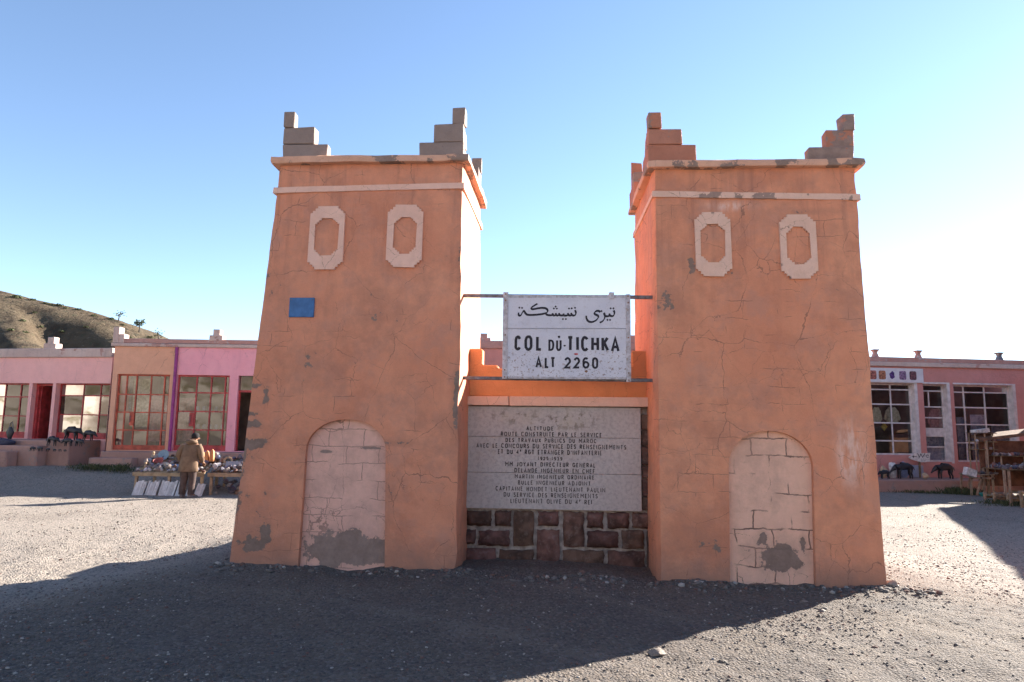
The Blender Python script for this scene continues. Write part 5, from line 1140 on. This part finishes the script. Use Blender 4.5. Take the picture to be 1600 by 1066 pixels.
for q in range(9):
    t = q / 8; a_ = math.radians(-25 + 235 * t) ; r_ = .055
    rings.append([( .03 + (.115) * math.cos(a_ + math.pi) + .0, .07 - .085 * math.sin(a_) , 1.40 + .02 * math.sin(a_) + 0)])
mb.tube([(.12, .14, 1.37), (.135, .06, 1.40), (.09, -.02, 1.415), (.02, -.045, 1.41), (-.05, -.01, 1.41), (-.075, .07, 1.395), (-.05, .14, 1.37)], [.03, .05, .058, .06, .058, .05, .03], 12); mb.build('hood', COAT, ct, smooth=70)
for pts in (((-.09, 0, .80), (-.098, .02, .60), (-.102, .03, .46), (-.112, .0, .25), (-.118, -.012, .07)), ((.095, 0, .80), (.105, .02, .60), (.112, .03, .46), (.108, .01, .25), (.108, 0, .07))):
    mb = MB(); mb.tube(pts, [.115, .105, .092, .082, .078], 14); mb.build('trouser_leg', TROU, man, smooth=70)
SHOE = simple('dusty_shoe_leather', (.16, .13, .12, 1), .6, .3, 12, .2, 40)
for c0, an_ in (((-.118, .02), .15), ((.115, .03), -.5)):
    mb = MB(); rings = []
    for t, w_, h_ in ((-.10, .03, .05), (-.08, .042, .08), (0, .045, .085), (.08, .048, .065), (.14, .045, .05), (.175, .028, .03)):
        rings.append([(c0[0] + math.cos(an_) * w_ * cx - math.sin(an_) * t, c0[1] + math.sin(an_) * w_ * cx + math.cos(an_) * t, z) for cx, z in ((-1, 0), (1, 0), (1, h_ * .5), (.6, h_), (-.6, h_), (-1, h_ * .5))])
    mb.loft(rings); mb.build('shoe', SHOE, man, smooth=50)
mb = MB(); cx, cy = .064, .145
mb.loft([[(cx + r * math.cos(t) * .96, cy + r * 1.08 * math.sin(t), z) for t in [2 * math.pi * k / 16 for k in range(16)]] for r, z in ((.088, 1.50), (.098, 1.52), (.10, 1.56), (.088, 1.61), (.05, 1.64), (.01, 1.645))]); mb.build('cap', simple('black_knit_cap', (.014, .012, .013, 1), .9, .3, 20, .4, 60), man, smooth=60)
mb = MB(); mb.tube([(.115, .225, 1.505), (.135, .25, 1.49), (.128, .235, 1.475)], [.012, .017, .010], 6); mb.build('nose', me_.materials[0], man)
for s in (-1, 1):
    mb = MB(); mb.loft([[(.064 + s * .088 + .01 * math.cos(t), .13 + .025 * math.sin(t) * 0 + .02 * math.cos(t), 1.495 + .03 * math.sin(t)) for t in [k * math.pi / 4 for k in range(8)]], [(.064 + s * .1 + .006 * math.cos(t), .125 + .014 * math.cos(t), 1.495 + .022 * math.sin(t)) for t in [k * math.pi / 4 for k in range(8)]]]); mb.build('ear', me_.materials[0], man)

# rugs added in place of reflections, and shelves, behind the left-hand glass
for x0_, x1_, y0_, y1_, k, lb in ((184, 205, 588, 640, 'grey_sheet', 'grey patterned rug added for reflections behind the ochre bay glass at left'), (210, 232, 592, 668, 'cream_cloth', 'cream rug added for reflections behind the middle of the ochre bay glass'), (236, 258, 618, 690, 'pink_cloth', 'pink rug added for reflections behind the right side of the ochre bay glass'), (276, 300, 622, 690, 'pink_cloth', 'pink rug added for reflections behind the rose bay glass left of the door')):
    a0, z1 = B.px(x0_, y0_, .55); a1, z0 = B.px(x1_, y1_, .55); n = 9; mb = MB(); ring = [[((a1 - a0) * (k_ / n - .5), dy_ + .025 * math.sin(k_ * 1.9), z_) for k_ in range(n + 1)] + [((a1 - a0) * (k_ / n - .5), dy_ + .02 + .025 * math.sin(k_ * 1.9), z_) for k_ in range(n, -1, -1)] for z_, dy_ in ((0, 0), (z1 - z0, 0))]
    mb.loft(ring); o = mb.build('reflection_rug', gmat(k), None, loc=B.world((a0 + a1) / 2, .55, z0), rot=(0, 0, B.rz)); tag(o, lb, 'rug')
for y_ in (642, 670):
    a0, z_ = B.px(304, y_, .6); a1 = B.px(352, y_, .6)[0]; B.box('display_shelf', MT['wood'], a0, a1, .5, .8, z_ - .02, z_)
    for k_ in range(5):
        a = a0 + (a1 - a0) * (k_ + .5) / 5; o = link_mesh('jar', bpy.data.meshes['jar'], None, None, B.world(a, .62, z_), (0, 0, 0), (.07, .07, .11)); tag(o, 'dark jar on the %s shelf behind the rose bay glass' % ('upper' if y_ == 642 else 'lower'), 'jar', 'jars behind the rose bay glass')

# ------------------------------------------------------------------ right-hand stall
YS = 21.6
def stall_box(r, o, name, x0, x1, y0, y1, z0, z1, m, bevel=.004):
    mb = MB(); mb.box(x0 - o[0], x1 - o[0], y0 - o[1], y1 - o[1], z0 - o[2], z1 - o[2]); return mb.build(name, m, r, bevel=bevel)
# trestle with rack
o_ = at_y(1531, 770, 22.4); o_ = Vector((o_.x, 22.4, zg1(o_.x, 22.4))); tr_ = empty('trestle_table', o_); tag(tr_, 'small pale wooden trestle table with a rack of stones at the right', 'table')
zt = at_y(1531, 741, 22.4).z; xl, xr = at_y(1513, 740, 22.4).x, at_y(1551, 740, 22.4).x
for k in range(3): stall_box(tr_, o_, 'plank', xl, xr, 22.3 + k * .2, 22.49 + k * .2, zt - .03, zt, MT['wood_p'])
for sx_, sp_ in ((xl + .06, -.05), (xr - .06, .02), (xl + .38, -.20)):
    for y in (22.34, 22.84):
        mb = MB(); mb.bar((sx_ + sp_ - o_.x, y - o_.y, zg1(sx_, y) - .04 - o_.z), (sx_ - o_.x, y - o_.y, zt - .03 - o_.z), .05); mb.build('leg', MT['wood_p'], tr_)
mb = MB(); mb.bar((xl - o_.x, -.07, zt - .12 - o_.z), (xr - o_.x, -.07, zt - .12 - o_.z), .03, .06); mb.build('rail', MT['wood_p'], tr_)
o2 = Vector((at_y(1534, 740, 22.7).x, 22.7, zt)); rk = empty('display_rack', o2); tag(rk, 'thin wooden display rack standing on the trestle table at the right', 'rack')
xa, xb, xc_ = at_y(1519.5, 700, 22.7).x, at_y(1534.5, 700, 22.7).x, at_y(1547, 700, 22.7).x; zr = at_y(1534, 677, 22.7).z
for x in (xa, xb, xc_):
    for y in (22.55, 22.85): mb = MB(); mb.bar((x - o2.x, y - o2.y, 0), (x - o2.x + .01, y - o2.y, zr - zt), .03); mb.build('post', MT['wood_p'], rk)
for z in (zr - .01, at_y(1534, 691, 22.7).z, at_y(1534, 703, 22.7).z): stall_box(rk, o2, 'shelf', xa - .06, xc_ + .12, 22.5, 22.9, z, z + .025, MT['wood'])
mb = MB(); mb.box(-.22, .22, -.15, .15, 0, .12, j=.02); o = mb.build('carton', gmat('white_stone'), None, loc=(xb - .02, 22.7, zr + .017), rot=(.0, -.12, .1)); tag(o, 'pale flat carton on top of the display rack at the right', 'box')
mb = MB(); mb.box(-.17, .17, -.1, .1, 0, .24, j=.015); o = mb.build('carton', gmat('white_stone'), None, loc=(at_y(1513, 733, 22.2).x, 22.18, zt - .05), rot=(0, .3, .1)); tag(o, 'white carton tilted against the end of the trestle table at right', 'box')
GS = 'stones on the rack and trestle at right'
for z, n in ((zt, 12), (at_y(1534, 691, 22.7).z + .025, 4), (at_y(1534, 703, 22.7).z + .025, 4)):
    for k in range(n):
        s = random.uniform(.04, .08); good('mineral_specimen', random.choice(ROCKS), (random.uniform(xa, xc_), random.uniform(22.45, 22.8), z - .008), s, 'stone specimen on the trestle table or its rack at right', 'mineral', GS)
# main stall
om = at_y(1585, 770, YS); om = Vector((om.x, YS, zg1(om.x, YS))); st = empty('market_stall', om); tag(st, 'wooden market stall with sloping board roof and crowded table of stones at right edge', 'stall')
x0, x1 = at_y(1549, 735, YS + .6).x, at_y(1670, 735, YS).x; zt_ = at_y(1570, 733, YS).z; zb_ = at_y(1560, 690, YS + .6).z; zb2 = zb_ + .26
for k in range(4): stall_box(st, om, 'plank', x0, x1, YS - .1 + k * .28, YS + .17 + k * .28, zt_ - .035, zt_, MT['wood'])
for x in (x0 + .08, at_y(1568, 750, YS).x, at_y(1640, 750, YS).x):
    for y in (YS - .05, YS + .9): mb = MB(); mb.bar((x - om.x, y - om.y, zg1(x, y) - .05 - om.z), (x - om.x, y - om.y, zt_ - .035 - om.z), .06); mb.build('leg', MT['wood_p'], st)
stall_box(st, om, 'back_board', x0, x1, YS + 1.06, YS + 1.10, zt_ - .6, zb_ + .02, MT['wood_d'])
mb = MB(); mb.add([(x0 - .1 - om.x, .85, zb_ - om.z), (x1 - om.x, .85, zb2 - om.z), (x1 - om.x, 1.3, zb2 + .1 - om.z), (x0 - .1 - om.x, 1.3, zb_ + .1 - om.z)] + [(x0 - .1 - om.x, .85, zb_ + .1 - om.z), (x1 - om.x, .85, zb2 + .1 - om.z), (x1 - om.x, 1.3, zb2 + .2 - om.z), (x0 - .1 - om.x, 1.3, zb_ + .2 - om.z)], [(3, 2, 1, 0), (4, 5, 6, 7), (0, 1, 5, 4), (1, 2, 6, 5), (2, 3, 7, 6), (3, 0, 4, 7)]); mb.build('roof_board', MT['wood_r'], st)
stall_box(st, om, 'shelf', x0 + .25, x1, YS + .72, YS + 1.04, zt_ + .36, zt_ + .385, MT['wood'])
for x in (x0 + .02, x0 + .45, x0 + 1.2): stall_box(st, om, 'post', x, x + .04, YS + .76, YS + .80, zt_ + .002, zb_ + .02 if x < x0 + .1 else zt_ + .36, MT['wood_p'])
GT = 'stones crowded on the right market stall'
for k in range(190):
    x = random.uniform(x0 + .04, min(x1, x0 + 1.9)); y = YS - .05 + random.random() * .95; s = random.uniform(.035, .08) * (1.3 if random.random() < .15 else 1)
    good('mineral_specimen', random.choice(ROCKS), (x, y, zt_ - .008 + (.05 if y > YS + .4 and random.random() < .5 else 0)), (s, s, s * random.uniform(.8, 1.5)), 'stone specimen crowded on the table of the right market stall', 'mineral', GT)
for k in range(20):
    s = random.uniform(.05, .10); good('mineral_specimen', random.choice(ROCKS), (x0 + .30 + k * .085, YS + .86, zt_ + .378), s, 'stone specimen on the shelf above the right market stall table', 'mineral', 'stones on the shelf of the right stall')
# low crates in front
for k, (xa_, xb_, y, lb) in enumerate(((1552, 1572, 20.6, 'low wooden crate of stones, leftmost in front of the right stall'), (1573, 1593, 20.3, 'low wooden crate of stones, middle one in front of the right stall'), (1594, 1625, 18.9, 'taller wooden crate stand at the right edge of the picture'))):
    a, b = at_y(xa_, 775, y).x, at_y(xb_, 775, y).x; z0 = zg1((a + b) / 2, y); oc = Vector(((a + b) / 2, y + .2, z0)); cr = empty('wooden_crate', oc); tag(cr, lb, 'crate', 'crates in front of the right stall'); h = .24 if k < 2 else .44
    for sx_ in (a + .03, b - .03):
        for sy_ in (y, y + .4): mb = MB(); mb.bar((sx_ - oc.x, sy_ - oc.y, zg1(sx_, sy_) - .04 - z0), (sx_ - oc.x, sy_ - oc.y, h), .06); mb.build('post', MT['wood_p'], cr)
    for zz3 in (h - .06, h * .35):
        for sy_ in (y - .035, y + .435): mb = MB(); mb.bar((a - oc.x, sy_ - oc.y, zz3), (b - oc.x, sy_ - oc.y, zz3), .012, .07); mb.build('slat', MT['wood'], cr)
    mb = MB(); mb.box(a - oc.x, b - oc.x, -.2, .2, h - .09, h - .07); mb.build('bottom_board', MT['wood'], cr)
    for q in range(8):
        s = random.uniform(.035, .06); good('mineral_specimen', random.choice(ROCKS), (random.uniform(a + .05, b - .05), y + random.uniform(.06, .34), z0 + h - .075), s, 'stone specimen in the low crates before the right stall', 'mineral', 'stones in the crates at right')
V, F = rock_proto(333, 3, .1); mb = MB(); mb.add([(x * .2, y * .15, max(0, z * .1 + .06)) for x, y, z in V], F.tolist()); q = at_y(1538, 768, 22.0); o = mb.build('cloth_bundle', gmat('teal_cloth'), None, smooth=60, loc=(q.x, 22.0, zg1(q.x, 22.0) - .01)); tag(o, 'teal cloth lying on the ground under the trestle table at right', 'cloth')
# arrow sign and neighbours on the plinth
def dpx(x, y, d): return D.px(1370 + x / 12.31, 690 + y / 12.31, d)
zb0 = zDf; c0 = dpx(850, 330, -.3); ar = empty('arrow_sign', D.world(c0[0], -.3, zDf), D.rz); tag(ar, 'white arrow-shaped sign with hand-painted WC on the right plinth', 'sign')
pts = [dpx(x, y, -.3) for x, y in ((610, 302), (740, 226), (1032, 222), (1012, 390), (862, 402), (668, 346))]; mb = MB(); mb.prism([(a - c0[0], 0, z - zDf) for a, z in pts], (0, .03, 0)); bd = mb.build('board', gmat('white_stone'), ar)
t4 = lambda x, y, l: (x, -.003 - l, y)
mb = MB(); P2d = lambda x, y: (dpx(x, y, -.3)[0] - c0[0], dpx(x, y, -.3)[1] - zDf)
strip(mb, [P2d(770, 294), P2d(690, 292)], .022, t4, .0002); strip(mb, [P2d(712, 272), P2d(686, 292), P2d(712, 312)], .02, t4, .0006); mb.build('arrow_mark', MT['black'], bd)
mb = MB(); strip(mb, [P2d(785, 222), P2d(815, 305), P2d(848, 240), P2d(878, 305), P2d(925, 228)], .022, t4, .0002); mb.build('lettering', MT['black'], bd)
mb = MB(); strip(mb, [P2d(1000, 272), P2d(965, 258), P2d(944, 280), P2d(962, 305), P2d(998, 300)], .02, t4, .0002); mb.build('lettering', MT['black'], bd)
mb = MB(); e0_ = dpx(840, 400, -.3)[0] - c0[0]; zpt = dpx(840, 400, -.3)[1] - zDf; mb.box(e0_ - .03, e0_ + .03, .032, .07, 0, zpt + .1); mb.build('stake', MT['wood'], ar)
a, z = dpx(765, 440, -.12); mb = MB(); mb.box(-.2, .2, -.08, .08, 0, .42, j=.01); o = mb.build('storage_box', simple('grey_plastic', (.34, .33, .40, 1), .5, .1, 5, 0), None, loc=D.world(a, -.12, zDf + .005), rot=(0, 0, D.rz), bevel=.01); tag(o, 'grey storage box behind the arrow sign on the right plinth', 'box')
V, F = rock_proto(341, 3, .08); mb = MB(); mb.add([(x * .16, y * .14, (z + .9) * .125) for x, y, z in V], F.tolist()); a = dpx(935, 640, -1.2)[0]; o = mb.build('round_stone', gmat('tan_clay'), None, smooth=60, loc=D.world(a, -1.2, zDf)); tag(o, 'pale round stone on the edge of the right plinth below the arrow sign', 'stone')
a = dpx(500, 230, -.2)[0]; mb = MB(); V, F = rock_proto(351, 3, .15); mb.add([(x * .2, y * .13, (z + .8) * .33) for x, y, z in V], F.tolist()); o = mb.build('sack', gmat('blue_cloth'), None, smooth=60, loc=D.world(a, -.22, zDf)); tag(o, 'dark blue sack against the right shop window behind a carved animal', 'sack')
for x, y, k, lb in ((270, 215, 'white_stone', 'white cloth bundle under the right shop window, nearest the tower'), (120, 330, 'tan_clay', 'tan clay pot under the right shop window beside the tower edge')):
    a = dpx(x, y, -.3)[0]; mb = MB(); V, F = rock_proto(360 + x, 3, .12); mb.add([(p_[0] * .17, p_[1] * .13, (p_[2] + .8) * (.36 if k == 'white_stone' else .25)) for p_ in V], F.tolist()); o = mb.build('cloth_bundle' if k == 'white_stone' else 'clay_pot', gmat(k), None, smooth=60, loc=D.world(a, -.35, zDf)); tag(o, lb, 'cloth' if k == 'white_stone' else 'pot')
# things behind the right-hand glass
def garment(px0, px1, y0, y1, k, lb):
    a0, z1 = D.px(px0, y0, .5); a1, z0 = D.px(px1, y1, .5); cx = (a0 + a1) / 2; hw = (a1 - a0) / 2; h = z1 - z0; mb = MB()
    pf_ = [(-.35, 0), (-.12, -.03), (.12, -.03), (.35, 0), (.75, -.25), (1, -.75), (.8, -.85), (.62, -.5), (.68, -1), (-.68, -1), (-.62, -.5), (-.8, -.85), (-1, -.75), (-.75, -.25)]
    mb.prism([(x * hw, 0, y * h) for x, y in pf_], (0, .05, 0)); o = mb.build('hanging_garment', gmat(k), None, loc=D.world(cx, .5, z1), rot=(0, 0, D.rz)); tag(o, lb, 'garment')
garment(1381, 1408, 636, 661, 'cream_cloth', 'cream robe hanging in the right shop window, fully seen'); garment(1362, 1379, 636, 661, 'cream_cloth', 'pale robe hanging in the right shop window next to the tower edge')
garment(1448, 1478, 638, 668, 'pink_cloth', 'pink cloth hanging in the narrow window of the right shop')
a, z = D.px(1382, 667, .5); mb = MB(); mb.prism([(.12, 0, 0), (0, 0, .16), (-.12, 0, 0), (0, 0, -.14)], (0, .06, 0)); o = mb.build('hanging_ornament', gmat('yellow_clay'), None, loc=D.world(a, .5, z), rot=(0, 0, D.rz)); tag(o, 'yellow diamond ornament hanging in the right shop window below the robe', 'ornament')
def poster(x0, x1, y0, y1, lb):
    a0, z1 = D.px(x0, y0, .34); a1, z0 = D.px(x1, y1, .34); mb = MB(); mb.box(-(a1 - a0) / 2, (a1 - a0) / 2, 0, .006, 0, z1 - z0); o = mb.build('poster', MT['poster'], None, loc=D.world((a0 + a1) / 2, .36, z0), rot=(0, 0, D.rz)); tag(o, lb, 'poster')
poster(1447, 1481, 683, 720, 'faded blue poster in the lower half of the narrow window at right'); poster(1495, 1513, 652, 720, 'faded blue poster, left of the three in the wide right window'); poster(1516, 1546, 648, 720, 'faded blue poster, middle of the three in the wide right window'); poster(1549, 1582, 664, 720, 'faded blue poster, right of the three in the wide right window')

# ------------------------------------------------------------------ plants
g = NG('dry_green_leaf'); oi = g.n('ShaderNodeNewGeometry'); c = g.mix(g.mr(oi.outputs['Random Per Island'], 0, 1, 0, 1, False), (.035, .05, .02, 1), (.11, .11, .05, 1)); MT['leaf'] = g.done(c, .8, None, .2)
MT['twig'] = simple('grey_twig', (.10, .08, .065, 1), .9, .3, 5, 0)
def grass(name, lst, lb):
    mb = MB()
    for (px, Y, n, rx, h) in lst:
        c_ = at_y(px, 760, Y).x
        for k in range(n):
            x = c_ + random.gauss(0, rx); y = Y + random.gauss(0, .12); z = zg1(x, y) - .01; a_ = random.uniform(0, 6.28); hh = h * random.uniform(.4, 1.1); w_ = .006; lx, ly = math.cos(a_) * hh * .5, math.sin(a_) * hh * .5
            mb.add([(x - w_ * math.sin(a_), y + w_ * math.cos(a_), z), (x + w_ * math.sin(a_), y - w_ * math.cos(a_), z), (x + lx * .4, y + ly * .4, z + hh * .7), (x + lx, y + ly, z + hh)], [(0, 1, 2), (0, 2, 3)])
    me = bpy.data.meshes.new(name); me.from_pydata(mb.v, [], mb.f); me.materials.append(MT['leaf']); tag(link_mesh(name, me), lb, 'grass', kind='stuff')
grass('grass', [(140, 20.6, 260, .35, .16), (158, 20.6, 240, .3, .15), (186, 20.5, 140, .15, .2), (200, 20.4, 120, .25, .12), (1440, 23.1, 250, .5, .12), (1470, 23.0, 250, .5, .12), (1500, 22.9, 350, .3, .25), (1518, 22.6, 250, .2, .2), (1565, 19.9, 350, .4, .14), (1590, 19.3, 350, .4, .14)], 'short green grass along the shop plinths and round the stall')
def shrub_mesh(seed, n=150):
    r = random.Random(seed); mb = MB()
    for k in range(n):
        d = Vector((r.gauss(0, 1), r.gauss(0, 1), abs(r.gauss(0, .8)))).normalized() * r.uniform(.4, 1.0); d.z *= .75; q = Vector((r.uniform(-1, 1), r.uniform(-1, 1), r.uniform(-1, 1))).normalized(); t = d.cross(q).normalized(); s = r.uniform(.10, .2)
        mb.add([d - t * s, d + q * s * .8, d + t * s, d - q * s * .8 + Vector((0, 0, s * .3))], [(0, 1, 2, 3)])
    me = bpy.data.meshes.new('foliage'); me.from_pydata([tuple(v) for v in mb.v], [], mb.f); me.materials.append(MT['leaf']); return me
SH = [shrub_mesh(i) for i in range(4)]
mb = MB()
for k in range(5): a_ = k * 1.256; mb.tube([(0, 0, -.1), (.3 * math.cos(a_), .3 * math.sin(a_), .3), (.6 * math.cos(a_), .6 * math.sin(a_), .55)], [.06, .04, .015], 5)
STEM = mb.mesh('stem'); STEM.materials.append(MT['twig'])
def hz(x, y): return float(hillz(np.array([x]), np.array([y]))[0])
def hillpt(px, Y): x = (px - 800) / FPX * Y; return x, Y, hz(x, Y)
for (px, Y, s) in [(14, 89, 1.5), (40, 89.5, 1.0), (60, 89, .9), (69, 89, .8), (82, 89.5, 1.2), (93, 89, .8), (114, 89.5, 1.0), (139, 89, .9), (166, 89.5, 1.1), (185, 89, .8), (198, 86, .8), (230, 89, 1.0), (27, 82, .9), (33, 79, .9), (80, 80, 1.0), (105, 79, .9), (91, 84, .8), (57, 84, .8), (120, 76, .8), (150, 82, .8), (160, 78, .9), (10, 78, .9), (70, 74, .8), (45, 86, .7), (128, 85, .7), (175, 84, .7)]:
    x, y, z = hillpt(px, Y); r = empty('shrub', (x, y, z - .05), random.uniform(0, 6)); s *= .5; r.scale = (s, s, s * .8); tag(r, 'dark low shrub dotted on the dry hillside', 'shrub', 'shrubs dotted on the hillside')
    link_mesh('foliage', random.choice(SH), None, r); link_mesh('stem', STEM, None, r)
def tree(px, Y, h, crown, lb, n=120):
    x, y, z = hillpt(px, Y); r = empty('tree', (x, y, z - .1)); tag(r, lb, 'tree'); mb = MB(); tips = []
    mb.tube([(0, 0, 0), (.05, 0, h * .5), (-.05, 0, h * .8)], [.10, .06, .03], 6)
    for k in range(9):
        a_ = random.uniform(0, 6.28); z0 = h * random.uniform(.45, .8); L_ = h * random.uniform(.2, .35); t_ = (L_ * .7 * math.cos(a_), L_ * .7 * math.sin(a_), min(h, z0 + L_ * .7)); mb.tube([(0, 0, z0), t_], [.03, .012], 4); tips.append(t_)
    mb.build('trunk', MT['twig'], r); m2 = MB()
    for k in range(n):
        t_ = random.choice(tips); d = Vector(t_) + Vector((random.gauss(0, crown), random.gauss(0, crown), random.gauss(0, crown * .7))); q = Vector((random.uniform(-1, 1), random.uniform(-1, 1), random.uniform(-1, 1))).normalized() * .09; t2 = q.orthogonal().normalized() * .07
        m2.add([d - q, d + t2, d + q, d - t2], [(0, 1, 2, 3)])
    me = bpy.data.meshes.new('crown'); me.from_pydata([tuple(v) for v in m2.v], [], m2.f); me.materials.append(MT['leaf']); link_mesh('crown', me, None, r)
tree(212, 89, 1.7, .16, 'slender small tree with a rounded dark top on the hill crest', 260); tree(178, 89.5, 1.3, .3, 'wispy bare tree on the hill crest above the corner merlon', 60); tree(243, 89, 1.2, .3, 'wispy bare tree at the right foot of the hill crest', 70)
# larger stones that stand out on the forecourt
for (px, py, s, lb) in ((1255, 941, .05, 'small broken stone on the lit gravel in front of the right tower'), (1283, 955, .045, 'dark stone on the lit gravel below the right niche'), (1280, 985, .04, 'rough stone alone on the lit gravel at lower right'), (1028, 1022, .085, 'flat stone at the edge of the tower shadow in the foreground'), (1130, 1035, .05, 'dark half-buried stone in the lit foreground'), (868, 1010, .03, 'small stone lying in the shadow in the foreground'), (1395, 915, .10, 'crumbled plaster lump at the right foot of the right tower')):
    d = ray(px, py); t = 1.62 / -d.z; q = CAM + d * t; 
    for _ in range(4): t = (zg1(q.x, q.y) - CAM.z) / d.z; q = CAM + d * t
    good('stone', ROCKS[6 * random.randrange(3)], (q.x, q.y, zg1(q.x, q.y) - .01), (s, s * .8, s * .5), lb, 'stone')
